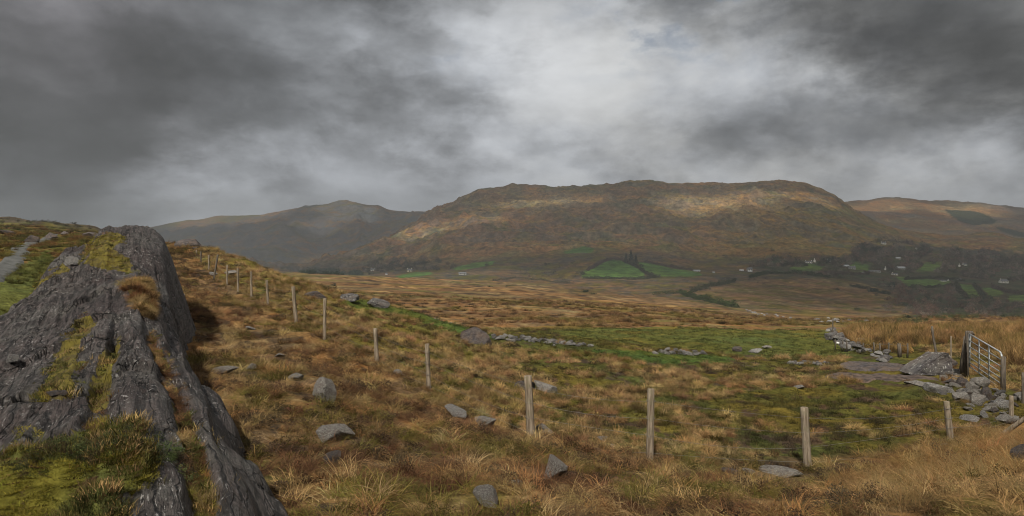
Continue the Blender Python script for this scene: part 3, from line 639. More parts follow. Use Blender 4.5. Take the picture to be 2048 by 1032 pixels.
# ------------------------------------------------------------------ dry stone walls (parts: single stones, at most 100 each)
WS = [stone_mesh('stone', 300 + k, 2, 8) for k in range(6)]
for w_ in WS: w_.materials.append(M['wallstone'])
WP = [w_.copy() for w_ in WS[:3]]
for w_ in WP: w_.materials[0] = M['palestone']
def wall(pts, n, size, hgt, label, name='dry_stone_wall', pale=.3, seed=1, spread=.5):
    """pts: (px, row) of the wall foot on the ground"""
    W = [hit(a, b, 20) for a, b in pts]; r = random.Random(seed)
    root = empty(name, W[0], label, 'stone wall')
    seg = [(W[i + 1] - W[i]).length for i in range(len(W) - 1)]; L = sum(seg)
    for k in range(n):
        u = (k + r.random()) / n * L; i = 0
        while i < len(seg) - 1 and u > seg[i]: u -= seg[i]; i += 1
        p = W[i].lerp(W[i + 1], u / seg[i]); p = p + Vector((r.uniform(-spread, spread), r.uniform(-spread, spread), 0)) * .6
        lvl = r.choice([0, 0, 1]) * hgt
        s = size * r.uniform(.6, 1.35)
        o = link('stone', r.choice(WP if r.random() < pale else WS), None, root)
        o.location = Vector((p.x, p.y, float(ground_z(p.x, p.y)) + s * .25 + lvl)) - W[0]
        o.scale = (s, s * r.uniform(.6, .9), s * r.uniform(.4, .65)); o.rotation_euler = (r.uniform(-.2, .2), r.uniform(-.2, .2), r.uniform(0, 6.28))
    return root
wall([(1662,664),(1672,676),(1690,692),(1705,703),(1725,708),(1760,714),(1778,722)], 98, .24, .25, 'tumbled dry stone wall winding down beside the rushes to the gate', seed=2)
wall([(985,676),(1040,680),(1100,685),(1165,692)], 95, .13, .06, 'low ruined line of stones running right from the brown boulder', seed=3, pale=.45, spread=.9)
wall([(1318,706),(1360,708),(1410,710)], 60, .12, .05, 'row of whitish stones above the darkest green turf', seed=4, pale=.8, spread=.6)
wall([(800,616),(835,625),(870,636),(900,647)], 70, .15, .1, 'mossy stone edge along the top of the grassy slope', seed=5, spread=.5)
wall([(1575,728),(1610,727),(1655,728)], 30, .14, .04, 'short line of flat stones below the far pasture', seed=6, pale=.6, spread=.3)
wall([(1504,622),(1540,632),(1580,638),(1640,640),(1700,645)], 60, .55, .2, 'grey boulders along the stream bed below the farmland', seed=7, pale=.5, spread=6)
put_stone(1668, 668, 30, 14, 'big boulder ending the tumbled wall at its far end', 'wallstone', 95, .8, 0, D=50)

# ------------------------------------------------------------------ post-and-wire fence across the foreground
def post_mesh(r, h, seed, top='flat'):
    b = MB(); n = 12; rs = random.Random(seed); pts = []; rr = []
    for k in range(9):
        t = k / 8; pts.append((math.sin(t * 2.2 + seed) * .012 * h, math.cos(t * 1.7 + seed) * .012 * h, -.35 + t * (h + .35))); rr.append(r * (1.04 - .08 * t) * (1 + rs.uniform(-.03, .03)))
    pts.append((pts[-1][0], pts[-1][1], pts[-1][2] + r * .10)); rr.append(r * .86)
    b.tube(pts, rr, n, .05); m = b.mesh('post', True); m.shade_flat() if False else None; return m
fence = empty('wire_fence', hit(1058, 864), 'weathered post-and-wire fence crossing the foreground and climbing the left slope', 'fence')
FB = Vector(fence.location)
TOPS = {378:495,393:500,402:503,418:510,432:509,454:530,475:537,502:543,535:560,590:573,650:597,752:657,855:688,1058:752,1300:778,1612:815,1898:803,2023:792}
RAD = {1058:.073,1300:.060,1612:.066,1898:.055,855:.052,752:.058,2023:.052,590:.062}
TILT = {432:.14,752:-.07,1058:-.05,1300:.035,1612:-.04,1898:-.10,590:-.08,855:-.05,475:-.02,402:.02,535:-.03}
tops = []
for k, (px, D, pyb) in enumerate(FENCE_PTS):
    x = (px - CX) / F * D; z = float(ground_z(x, D)); zt = -(TOPS[px] - HY) / F * D
    h = zt - z
    o = link('post', post_mesh(RAD.get(px, .05), h, k), M['postdark' if px in (402, 432) else 'post'], fence)
    tl = TILT.get(px, 0); o.location = Vector((x + h * math.sin(tl) * -.5, D, z)) - FB; o.rotation_euler = (0, tl, 0)
    tops.append((Vector((x, D, z)), h, tl))
def wire_pts(A, B, sag, n=7): return [A.lerp(B, i / (n - 1)) - Vector((0, 0, sag * 4 * (i / (n - 1)) * (1 - i / (n - 1)))) for i in range(n)]
for lev in (.12, .36, .60, .84):
    b = MB()
    for i in range(len(tops) - 1):
        (p, h, tl), (q, h2, tl2) = tops[i], tops[i + 1]
        f = lambda P, H, T: P + Vector((H * (lev - .5) * math.sin(T), -.055, H * lev))
        b.tube(wire_pts(f(p, h, tl), f(q, h2, tl2), .05 + .04 * math.sin(i * 3 + lev * 9)), .0024, 4, 0, False)
    o = link('wire', b.mesh('wire'), M['wire'], fence, loc=-FB)
# staples / twists of wire round the four nearest posts
for (p, h, tl) in tops[12:17]:
    for lev in (.36, .60, .84):
        b = MB(); c = p + Vector((h * (lev - .5) * math.sin(tl), 0, h * lev)); rr = .068
        b.tube([c + Vector((math.cos(a) * rr, math.sin(a) * rr, .01 * math.sin(a))) for a in np.linspace(0, 6.28, 13)], .004, 4, 0, False)
        link('wire_loop', b.mesh('wire_loop'), M['wire'], fence, loc=-FB)

# small stakes behind the stone wall, and single stakes
def stake(px, top, base, r, label, lean=0., mat='postdark', D=None, name='stake', kinks=0, group=None):
    p = hit(px, base, 15) if D is None else Vector(((px - CX) / F * D, D, float(ground_z((px - CX) / F * D, D))))
    zt = -(top - HY) / F * p.y; h = zt - p.z; b = MB(); pts = []; rr = []
    for k in range(7):
        t = k / 6; pts.append((math.sin(t * 5) * kinks, 0, -.2 + t * (h + .2))); rr.append(r * (1.1 - .3 * t))
    b.tube(pts, rr, 8, .06); o = link(name, b.mesh(name, True), M[mat], None, loc=p); o.rotation_euler = (0, lean, 0)
    return tag(o, label, 'post', group)
sf = [(1706,688,704),(1716,690,705),(1738,690,708),(1750,692,711),(1774,690,711),(1786,693,713),(1804,694,712),(1829,697,716),(1690,686,700),(1846,700,716)]
f2 = empty('stake_fence', hit(1738, 708, 20), 'row of short stakes with wire standing just behind the tumbled wall', 'fence'); B2 = Vector(f2.location); prev = None; wb = MB()
for k, (px, t_, b_) in enumerate(sorted(sf)):
    p = hit(px, b_, 20) + Vector((0, 1.2, 0)); zt = -(t_ - HY) / F * p.y; b = MB(); h = max(zt - p.z, .5)
    b.tube([(0, 0, -.2), (.01, 0, h * .5), (0, 0, h)], [.045, .04, .035] if px != 1829 else [.09, .09, .08], 8, .05); o = link('post', b.mesh('post', True), M['postdark'], f2, loc=p - B2); o.rotation_euler = (0, .05 * math.sin(k * 2.1), 0)
    q = p + Vector((0, 0, h * .85))
    if prev is not None: wb.tube([prev, (prev + q) / 2 - Vector((0, 0, .03)), q], .006, 4, 0, False)
    prev = q
link('wire', wb.mesh('wire'), M['wire'], f2, loc=-B2)
stake(1665, 637, 662, .06, 'thin dark stake standing at the far end of the tumbled wall', .02, D=56)
stake(1872, 652, 712, .05, 'tall crooked branch stake behind the tilted slab', -.07, kinks=.05, D=27)
stake(1902, 672, 712, .035, 'thin straight stake left of the gate', 0., D=29, mat='post')
stake(1921, 672, 732, .07, 'rough grey stake leaning toward the gate post', .12, D=25.6)
stake(2046, 745, 820, .04, 'thin stake at the right edge near the gate', .0, D=19)
stake(1868, 712, 726, .05, 'short stump post left of the crooked stake', .0, D=30)
# leaning pole at the right edge
b = MB(); A = Vector(((2006 - CX) / F * 13.2, 13.2, -(868 - HY) / F * 13.2)); Bp = Vector(((2090 - CX) / F * 12.6, 12.6, -(808 - HY) / F * 12.6))
b.tube([A - (Bp - A) * .15, A, A.lerp(Bp, .5), Bp], [.045, .045, .043, .04], 10, .03)
tag(link('leaning_pole', b.mesh('leaning_pole', True), M['post']), 'pale wooden pole leaning in from the right edge beside the last post', 'pole')

# ------------------------------------------------------------------ field gate
GA = Vector(((1939 - CX) / F * 24.4, 24.4, 0)); GB = Vector(((2004 - CX) / F * 20.6, 20.6, 0))
za = (-(733 - HY) / F * 24.4, -(668 - HY) / F * 24.4); zb = (-(778 - HY) / F * 20.6, -(706 - HY) / F * 20.6)
gate = empty('metal_gate', (GA.x, GA.y, za[0]), 'galvanised metal field gate of horizontal bars beside the rock pile', 'gate'); G0 = Vector(gate.location)
def gp(u, v):
    p = GA.lerp(GB, u); p.z = (za[0] + (zb[0] - za[0]) * u) * (1 - v) + (za[1] + (zb[1] - za[1]) * u) * v; return p
def gpart(nm, pts, r):
    b = MB(); b.tube(pts, r, 8); link(nm, b.mesh(nm, True), M['galv'], gate, loc=-G0)
cr = [gp(0, 0), gp(0, .5), gp(0, 1)]; gpart('hinge_stile', cr, .03)
gpart('end_stile', [gp(1, .0), gp(1, .45), gp(1, .86), gp(.985, .95), gp(.955, .995), gp(.93, 1.), gp(.5, 1.), gp(0, 1.)], .026)
for v in (.0, .13, .28, .44, .61, .80): gpart('bar', [gp(0, v), gp(.5, v), gp(1, v)], .017)
gpart('upright_bar', [gp(.33, 0), gp(.33, 1)], .02); gpart('upright_bar', [gp(.64, 0), gp(.64, 1)], .02)
lt = MB(); p = gp(1, .72); lt.box(p.x - .03, p.x + .06, p.y - .05, p.y + .02, p.z - .04, p.z + .04); link('latch', lt.mesh('latch'), M['galv'], gate, loc=-G0)
o = None
b = MB(); q = Vector(((1930 - CX) / F * 24.8, 24.8, -(740 - HY) / F * 24.8)); H = (740 - 662) / F * 24.8
b.tube([(0, 0, -.3), (-.02, 0, H * .2), (.07, 0, H * .55), (.13, .0, H * .8), (.14, 0, H * .96), (.14, 0, H)], [.16, .15, .12, .13, .13, .11], 11, .12)
b.tube([(.15, 0, H * .92), (.26, 0, H * .97), (.33, -.02, H * .9)], [.05, .045, .03], 7, .1)
tag(link('gate_post', b.mesh('gate_post', True), M['postdark'], None, loc=q), 'gnarled grey timber post at the hinge end of the gate', 'gate post')
b = MB(); q = gp(1.03, 0); b.tube([(0, 0, -.3), (0, 0, .6), (.01, 0, 1.02)], [.075, .07, .065], 10, .07)
tag(link('gate_post', b.mesh('gate_post', True), M['postdark'], None, loc=q), 'squat dark post at the latch end of the gate', 'gate post')
put_stone(1675, 688, 8, 5, 'scrap of white plastic caught by the tumbled wall', 'bag', 97, .6, .1, 'litter', D=44)['category'] = 'litter'

# ------------------------------------------------------------------ track on the left, mud by the slab
def strip(name, pts, w, mat, label, kind='structure', lift=.03):
    P = [hit(a, b, 12) if len(q) == 0 else Vector(((a - CX) / F * q[0], q[0], 0)) for (a, b, *q) in pts]
    C2 = []
    for i in range(len(P) - 1):
        n = max(2, int((P[i + 1] - P[i]).length / .6)); C2 += [P[i].lerp(P[i + 1], k / n) for k in range(n)]
    C2.append(P[-1]); C2 = np.array([(p.x, p.y) for p in C2])
    for _ in range(6): C2[1:-1] = (C2[:-2] + C2[1:-1] * 2 + C2[2:]) / 4
    T = np.gradient(C2, axis=0); T /= np.linalg.norm(T, axis=1)[:, None]; N = np.stack([T[:, 1], -T[:, 0]], 1)
    cols = np.linspace(-.5, .5, 7); W = w * (1 + .12 * fbm(C2[:, 0], C2[:, 1], 2, 9))
    X = C2[:, None, 0] + N[:, None, 0] * cols[None] * W[:, None]; Y = C2[:, None, 1] + N[:, None, 1] * cols[None] * W[:, None]
    Zm = ground_z(X, Y); Zm = Zm + lift + .05 * (1 - (np.abs(cols) * 2) ** 4)[None]; Zm[:, 0] -= .15 + lift; Zm[:, -1] -= .15 + lift
    me = new_mesh(name, np.stack([X, Y, Zm], -1).reshape(-1, 3), grid_faces(*X.shape)); o = link(name, me, M[mat], kind=kind, label=label); return o
strip('track', [(-140,600),(-60,572),(-10,550),(14,532),(30,519),(42,508),(36,500),(50,492),(72,484),(92,478),(105,473),(110,468)], 1.5, 'trackgravel', 'gravel farm track curving away on the left')
md = hit(1760, 755); xs, ys = np.meshgrid(np.linspace(-2.6, 2.2, 40), np.linspace(-1.3, 1.5, 30), indexing='ij')
rr = np.hypot(xs / 2.9, ys / 1.7) + .25 * fbm(xs * 1.3, ys * 1.3, 3, 70); zz = ground_z(xs + md.x, ys + md.y) + .05 + .03 * fbm(xs * 3, ys * 3, 3, 5) - .35 * sstep(.55, .9, rr) 
link('path', new_mesh('path', np.stack([xs + md.x, ys + md.y, zz], -1).reshape(-1, 3), grid_faces(40, 30)), M['peatmud'], kind='structure', label='trampled muddy ground in front of the broad slab')

# ------------------------------------------------------------------ plants
def blades(name, n, R, h0, h1, lean0, lean1, w, seed, seg=4, droop=1.2, comb=None, mat='blade'):
    """a tuft: n tapering, bending blades rooted in a disc of radius R"""
    r = np.random.default_rng(seed); a = r.uniform(0, 2 * np.pi, n); rad = R * np.sqrt(r.uniform(0, 1, n)) * .8
    rx, ry = rad * np.cos(a), rad * np.sin(a); az = a + r.normal(0, .7, n)
    if comb is not None: az = np.where(r.uniform(size=n) < .6, comb + r.normal(0, .5, n), az)
    L = r.uniform(h0, h1, n); th0 = r.uniform(lean0, lean1, n); dr = droop * r.uniform(.4, 1.3, n); W = w * r.uniform(.6, 1.4, n)
    side = np.stack([-np.sin(az), np.cos(az), r.normal(0, .3, n)], 1); side /= np.linalg.norm(side, axis=1)[:, None]
    P = np.stack([rx, ry, np.full(n, -.03)], 1); V = []; th = th0.copy()
    for k in range(seg + 1):
        t = k / seg; ww = (W * (1 - .88 * t ** 1.3) * .5)[:, None]
        V += [P - side * ww, P + side * ww]
        P = P + (L / seg)[:, None] * np.stack([np.sin(th) * np.cos(az), np.sin(th) * np.sin(az), np.cos(th)], 1); th = np.minimum(th + dr / seg * (1 + t), 2.6)
        az = az + r.normal(0, .15, n)
    V = np.stack(V, 1)                       # n, 2(seg+1), 3
    base = (np.arange(n) * 2 * (seg + 1))[:, None, None]; f = np.array([[2 * k, 2 * k + 1, 2 * k + 3, 2 * k + 2] for k in range(seg)])[None]
    V[:, :, 2] = np.maximum(V[:, :, 2], -.03)
    me = new_mesh(name, V.reshape(-1, 3), (base + f).reshape(-1, 4)); attr(me, 'shade', np.repeat(r.uniform(0, 1, n), 2 * (seg + 1)), 'FLOAT')
    me.materials.append(M[mat]); return me
def leafball(name, n, sx, sy, sz, ls, seed, mat=None, lumps=7, z0=0., spiky=0.):
    """an uneven crown of small leaf-clump faces"""
    r = np.random.default_rng(seed); L = r.normal(size=(lumps, 3)) * .42; L[:, 2] = np.abs(L[:, 2]) * 1.0; lr = r.uniform(.28, .55, lumps)
    k = r.integers(0, lumps, n); d = r.normal(size=(n, 3)); d /= np.linalg.norm(d, axis=1)[:, None]; d *= (r.uniform(.35, 1, n) ** .5)[:, None]
    P = (L[k] + d * lr[k][:, None]) * np.array([sx, sy, sz]); P[:, 2] = np.abs(P[:, 2]) + z0
    a = r.normal(size=(n, 3)); a /= np.linalg.norm(a, axis=1)[:, None]; b = np.cross(a, r.normal(size=(n, 3))); b /= np.linalg.norm(b, axis=1)[:, None]
    s1 = ls * r.uniform(.5, 1.4, n)[:, None]; s2 = s1 * r.uniform(.4, .9, n)[:, None] * (1 - spiky)
    V = np.stack([P - a * s1, P - b * s2, P + a * s1, P + b * s2], 1)
    me = new_mesh(name, V.reshape(-1, 3), np.arange(n * 4).reshape(-1, 4), False)
    sh = np.clip(r.uniform(0, .6, lumps)[k] + r.uniform(0, .4, n), 0, 1); attr(me, 'shade', np.repeat(sh, 4), 'FLOAT')
    if mat: me.materials.append(M[mat])
    return me
def protos(name, meshes):
    c = bpy.data.collections.new(name)
    for k, m_ in enumerate(meshes): c.objects.link(bpy.data.objects.new('%s_%02d' % (name, k), m_))
    return c
def scatter(name, coll, P, idx, rot, scl, tint, label):
    me = bpy.data.meshes.new(name); P = np.asarray(P, np.float32); me.vertices.add(len(P)); me.vertices.foreach_set('co', P.ravel())
    attr(me, 'idx', idx, 'INT'); attr(me, 'rot', rot, 'FLOAT_VECTOR'); attr(me, 'scl', scl, 'FLOAT_VECTOR'); attr(me, 'tint', tint)
    o = link(name, me, kind='stuff', label=label)
    ng = bpy.data.node_groups.new(name + '_scatter', 'GeometryNodeTree'); ng.interface.new_socket('Geometry', in_out='INPUT', socket_type='NodeSocketGeometry'); ng.interface.new_socket('Geometry', in_out='OUTPUT', socket_type='NodeSocketGeometry')
    N = ng.nodes; gi = N.new('NodeGroupInput'); go = N.new('NodeGroupOutput'); ip = N.new('GeometryNodeInstanceOnPoints'); ci = N.new('GeometryNodeCollectionInfo')
    ci.inputs['Collection'].default_value = coll; ci.inputs['Separate Children'].default_value = True; ci.inputs['Reset Children'].default_value = True
    ip.inputs['Pick Instance'].default_value = True
    def na(nm, typ):
        x = N.new('GeometryNodeInputNamedAttribute'); x.data_type = typ; x.inputs['Name'].default_value = nm
        return [q for q in x.outputs if q.enabled and q.name == 'Attribute'][0]
    K = ng.links.new; K(gi.outputs[0], ip.inputs['Points']); K(ci.outputs[0], ip.inputs['Instance'])
    K(na('idx', 'INT'), ip.inputs['Instance Index']); K(na('rot', 'FLOAT_VECTOR'), ip.inputs['Rotation']); K(na('scl', 'FLOAT_VECTOR'), ip.inputs['Scale']); K(ip.outputs[0], go.inputs[0])
    md_ = o.modifiers.new('scatter', 'NODES'); md_.node_group = ng; return o
def sample(d0, d1, dens, p0=-140, p1=2190):
    """random ground places between two distances; dens per square metre"""
    w = (p1 - p0) / F; A = w * (d1 * d1 - d0 * d0) / 2; n = int(A * dens)
    D = np.sqrt(RNG.uniform(d0 * d0, d1 * d1, n)); px = RNG.uniform(p0, p1, n); x = (px - CX) / F * D
    return px, D, x
def onground(px, D, x, rockok=False):
    z = ground_z(x, D); zr = rock_z(x, D); keep = (zr < z + .02)
    return z, keep
TRK = [(-140,600),(-60,572),(-10,550),(14,532),(30,519),(42,508),(50,492),(72,484),(105,473)]
def near_track(px, py): return (px < 130) & (np.abs(py - np.interp(px, [p[0] for p in TRK], [p[1] for p in TRK])) < np.interp(py, [470, 560], [4, 24]))

c_long = protos('long_grass', [blades('tuft', 85, .17, .18, .42, .45, 1.3, .0055, 21 + k, 5, 2.0, comb=.9 * k) for k in range(5)] + [blades('tuft', 80, .24, .10, .30, .9, 1.45, .0052, 31 + k, 4, .9) for k in range(3)])
c_tus = protos('tussocks', [blades('tuft', 190, .12, .12, .26, .1, 1.1, .007, 41 + k, 4, 1.9) for k in range(5)])
c_turf = protos('turf', [blades('tuft', 120, .17, .025, .075, .1, .9, .006, 51 + k, 2, .9) for k in range(3)])
c_bank = protos('bank_grass', [blades('tuft', 110, .17, .28, .58, .25, .9, .0052, 61 + k, 6, 1.8, comb=.5) for k in range(4)])
c_rush = protos('rushes', [blades('tuft', 130, .24, .35, .75, .02, .5, .016, 71 + k, 3, .8) for k in range(4)])
c_heath = protos('heather', [leafball('tuft', 900, .2, .2, .13, .0095, 81 + k, 'leafmass', 9, spiky=.4) for k in range(4)])
c_moss = protos('moss_cushions', [blades('tuft', 260, .17, .012, .04, .3, 1.4, .006, 86 + k, 2, .9) for k in range(3)])

def emit(name, coll, nk, px, D, x, keep, size, tintf, label, sz=(.7, 1.3), lean=.25, dz=0., zf=None):
    z = ground_z(x, D) if zf is None else zf; py = HY - z / D * F
    if len(KEEPOUT) and zf is None:
        keep = keep.copy()
        for (a_, b_, r_) in KEEPOUT: keep &= ((x - a_) ** 2 + ((D - b_ + .25 * r_) * 1.1) ** 2) > (1.12 * r_) ** 2
    k = keep; px, D, x, z, py = px[k], D[k], x[k], z[k], py[k]; n = len(px); s = size[k] if isinstance(size, np.ndarray) else np.full(n, size)
    s = s * RNG.uniform(sz[0], sz[1], n); t = tintf(px, py, D, x) * RNG.uniform(.4, 1.38, (n, 1)) * (1 + RNG.normal(0, .05, (n, 3)))
    scatter(name, coll, np.stack([x, D, z + dz], 1), RNG.integers(0, nk, n), np.stack([RNG.normal(0, lean, n), RNG.normal(0, lean, n), RNG.uniform(0, 6.28, n)], 1),
            np.stack([s, s, s * RNG.uniform(.8, 1.2, n)], 1), np.clip(t, .004, .9), label)
# 1 long dead grass on the near side of the fence
def cov(px, py, D, x): return cover(px, py, D, x, D)
px, D, x = [np.concatenate(q) for q in zip(sample(3.2, 7, 60, -300, 2350), sample(7, 14, 40), sample(14, 30, 14, 200, 1300), sample(30, 62, 4, 250, 700))]
z, k = onground(px, D, x); n1 = fbm(x / .9, D / .9, 4, 601); n2 = fbm(x / 2.6, D / 2.6, 3, 607)
k &= (D < fence_D(px) + .5 * n1) & (px > 250) & (n1 + .25 * n2 > -.28)
def t_long(px, py, D, x):
    n = fbm(x / .5, D / .5, 3, 611); m = fbm(x / 2.2, D / 2.2, 3, 613)[..., None]
    c = np.where((n > np.where(D > 12, .02, .16))[:, None], TAN * .9, ORANGE * 1.2 + .008); r = RNG.uniform(size=len(px)); c = np.where((r < .1)[:, None], STRAW * .85, c); c = np.where((r > .82)[:, None], BROWN * .8, c)
    c = np.where(((n < -.2))[:, None], RUST * .9, c); c = np.where((m > .12) & (r[:, None] > .4), OLIVE * .9, c)
    bank = sstep(1500, 1800, px)[:, None]; return c * (1 - bank * .5) + TAN * .8 * bank * .5
emit('dead_grass', c_long, 8, px, D, x, k, np.interp(D, [3, 10, 30, 60], [.62, .85, 1.25, 2.0]), t_long, 'long dead brown and straw grass on the near side of the fence')
# 2 dark heather and moss clumps in it
px, D, x = [np.concatenate(q) for q in zip(sample(3.2, 14, 9, -300, 2350), sample(14, 60, 2.2, 200, 1100))]
z, k = onground(px, D, x); n1 = fbm(x / .8 + 7, D / .8, 3, 621); k &= (D < fence_D(px)) & (px > 250) & (n1 > .0)
emit('heather', c_heath, 4, px, D, x, k, np.interp(D, [3, 15, 60], [.8, 1.1, 2.2]), lambda px, py, D, x: np.where((RNG.uniform(size=len(px)) < .65)[:, None], C(.062, .042, .026), np.where((RNG.uniform(size=len(px)) < .3)[:, None], RUST * .8, OLIVE * .5)), 'dark heather and rusty moss clumps among the dead grass', dz=-.03)
# 3 tall pale grass on the bank, lower right
px, D, x = sample(6.0, 15, 45, 1480, 2300); z, k = onground(px, D, x); py = HY - z / D * F; n1 = fbm(x / .8, D / .8, 3, 631)
k &= (D < fence_D(px) - .8) & (n1 + sstep(1500, 1900, px) * .6 > .05) & (py < np.interp(px, [1480, 1700, 1900, 2300], [960, 985, 1100, 1200]))
emit('bank_grass', c_bank, 4, px, D, x, k, .68, lambda px, py, D, x: np.where((RNG.uniform(size=len(px)) < .55)[:, None], TAN * .95, ORANGE * 1.1), 'tall pale dead grass on the bank at the lower right', sz=(.6, 1.2))
# 4 tussocks and turf in the enclosed pasture and up the slope
px, D, x = [np.concatenate(q) for q in zip(sample(9, 24, 15), sample(24, 42, 8), sample(42, 62, 3.0, 250, 700))]
z, k = onground(px, D, x); py = HY - z / D * F; n1 = fbm(x / 1.5, D / 1.5, 4, 641); n2 = fbm(x / 7, D / 7, 3, 647)
dens = .02 - .30 * sstep(1150, 700, px) + .22 * sstep(1400, 1750, px) * sstep(770, 800, py) + .15 * sstep(700, 730, py) * 0
lush = inpoly(px, py, [(688,598),(745,600),(800,613),(880,636),(960,664),(985,672),(1120,688),(1180,692),(1300,704),(1420,710),(1480,718),(1440,730),(1330,728),(1180,708),(1050,695),(930,668),(830,640),(740,622),(690,612)]) | (inpoly(px, py, [(1000,650),(1700,650),(1720,712),(1480,714),(1180,690),(1000,680)]))
k &= (D > fence_D(px) - .3) & (n1 + .35 * n2 > dens + .02) & ~lush & ~near_track(px, py) & ~inpoly(px, py, [(1700,712),(1860,705),(1900,790),(1760,790),(1690,750)])
def t_tus(px, py, D, x):
    r = RNG.uniform(size=len(px))[:, None]; n = fbm(x / 3, D / 3, 3, 651)[:, None]
    return np.where(r < .55, TAN * .95, np.where(r < .8, ORANGE * 1.15 + .03, np.where(n > 0, OLIVE, STRAW * .85)))
emit('tussock_grass', c_tus, 5, px, D, x, k, np.interp(D, [9, 30, 60], [.85, 1.25, 1.9]), t_tus, 'pale tan grass tussocks dotted over the enclosed pasture')
px, D, x = [np.concatenate(q) for q in zip(sample(9, 20, 38), sample(20, 40, 10), sample(40, 64, 3))]
z, k = onground(px, D, x); py = HY - z / D * F; n1 = fbm(x / .6, D / .6, 3, 661); k &= (D > fence_D(px)) & (n1 > -.18) & ~near_track(px, py) & ~inpoly(px, py, [(1700,712),(1860,705),(1900,790),(1760,790),(1690,750)])
emit('turf', c_turf, 3, px, D, x, k, np.interp(D, [9, 30, 60], [1.0, 1.5, 2.4]), lambda px, py, D, x: cov(px, py, D, x) * .95 + .004, 'short green and olive turf of the pasture')
# 5 dark clumps in the pasture
px, D, x = sample(10, 60, 1.3, 300, 2100); z, k = onground(px, D, x); py = HY - z / D * F; n1 = fbm(x / 2, D / 2, 3, 671); k &= (D > fence_D(px)) & (n1 > .12) & ~lush[:1].any()
lush2 = inpoly(px, py, [(688,598),(800,613),(985,672),(1300,704),(1480,718),(1440,730),(1180,708),(930,668),(690,612)]) | inpoly(px, py, [(1000,650),(1700,650),(1720,712),(1480,714),(1180,690),(1000,680)])
emit('heather', c_heath, 4, px, D, x, k & ~lush2, np.interp(D, [10, 60], [1.0, 2.2]), lambda px, py, D, x: np.broadcast_to(C(.05, .038, .02), (len(px), 3)), 'dark heather clumps in the hollows of the pasture', dz=-.05)
# 6 rushes right of the wall
px, D, x = sample(26, 75, 2.6, 1680, 2300); z, k = onground(px, D, x); py = HY - z / D * F; n1 = fbm(x / 4, D / 4, 3, 681)
k &= inpoly(px, py, [(1688,672),(1720,656),(1860,650),(2330,640),(2330,745),(2010,745),(2000,705),(1930,700),(1850,706),(1780,706),(1710,692)]) & (n1 > -.22)
emit('rushes', c_rush, 4, px, D, x, k, np.interp(D, [26, 75], [.95, 1.5]), lambda px, py, D, x: np.where((RNG.uniform(size=len(px)) < .8)[:, None], ORANGE * .6 + TAN * .55, OLIVE * .8), 'tan rushes growing right of the tumbled wall')
# 7 moor grass beyond, coarse
px, D, x = [np.concatenate(q) for q in zip(sample(58, 110, .9, -100, 2150), sample(110, 200, .25, -100, 2150))]
z, k = onground(px, D, x); py = HY - z / D * F; n1 = fbm(x / 6, D / 6, 3, 691); fp2 = inpoly(px, py, [(1100,655),(1700,650),(1720,712),(1100,700)])
k &= (n1 > -.05) & ~fp2 & ~near_track(px, py)
emit('moor_grass', c_tus, 5, px, D, x, k, np.interp(D, [58, 200], [2.4, 4.5]), lambda px, py, D, x: cov(px, py, D, x) * 1.15, 'coarse brown moor grass on the open bog', lean=.1)
# 8 moss and turf on the outcrop and the mossy mound at its foot
ms, mt_ = np.meshgrid(np.arange(2.2, 6.6, .05), np.arange(-3.2, .75, .05), indexing='ij')
mX = ms * SD.x + mt_ * SN.x; mY = ms * SD.y + mt_ * SN.y; mz = np.maximum(rock_z(mX, mY), ground_z(mX, mY) - .0); mn = fbm(mX / .5, mY / .5, 4, 701)
mpx = CX + mX / mY * F; ed = np.minimum(sstep(6.45, 5.5, ms + .5 * mn + .35 * np.abs(mt_ + .6)), sstep(.08, -.2, mt_ + .25 * mn))
lump = .10 * np.exp(-((ms - 4.9) / .28) ** 2 - ((mt_ + .28) / .55) ** 2)
mz2 = mz - .12 + ed * (.17 + .05 * mn + fbm(mX / .14, mY / .14, 2, 711) * .012) + lump
me = new_mesh('moss', np.stack([mX, mY, mz2], -1).reshape(-1, 3), grid_faces(*ms.shape)[:, ::-1])
mc = mixc(mixc(np.broadcast_to(MOSS * .8, ms.shape + (3,)), GREEN * .9, sstep(-.1, .25, fbm(mX / .8, mY / .8, 3, 703))), BROWN * .7, sstep(.12, .3, mn)); attr(me, 'cover', mc.reshape(-1, 3)); me.materials.append(M['ground'])
link('moss', me, kind='stuff', label='thick yellow-green moss covering the foot of the outcrop')
def mound_z(x, y):
    s = x * SD.x + y * SD.y; t_ = x * SN.x + y * SN.y; i = np.clip(((s - 2.2) / .05).round().astype(int), 0, ms.shape[0] - 1); j = np.clip(((t_ + 3.2) / .05).round().astype(int), 0, ms.shape[1] - 1)
    ins = (s > 2.2) & (s < 6.55) & (t_ > -3.2) & (t_ < .7); return np.where(ins, mz2[i, j], -99.)
n = 34000; s_ = RNG.uniform(2.4, 26, n); s_[:20000] = RNG.uniform(2.4, 6.5, 20000); t_ = RNG.uniform(-3.2, 1.2, n); x = s_ * SD.x + t_ * SN.x; D = s_ * SD.y + t_ * SN.y; px = CX + x / D * F
zr = rock_z(x, D); zm = mound_z(x, D); g0 = ground_z(x, D); zz = np.maximum(zr, zm); ii = _si(s_); jj2 = _ti(t_); mk = mossm[ii, jj2]
onm = (zm > zr) & (zm > g0 - .02); k = onm | ((mk > .55) & (zr > g0)); nn_ = fbm(x / .7, D / .7, 3, 721)
def t_moss(px, py, D, x):
    n = fbm(x / .8, D / .8, 3, 703); q = RNG.uniform(size=len(px)); c = np.where((n > .12)[:, None], GREEN * 1.25, MOSS * 1.5)
    return np.where((q < .16)[:, None], BROWN, c)
sel = RNG.uniform(size=n) < .72
emit('moss', c_moss, 3, px, D, x, k & sel, np.where(onm, .55, .8), t_moss, 'small moss cushions on the outcrop and its mound', zf=zz, dz=-.012)
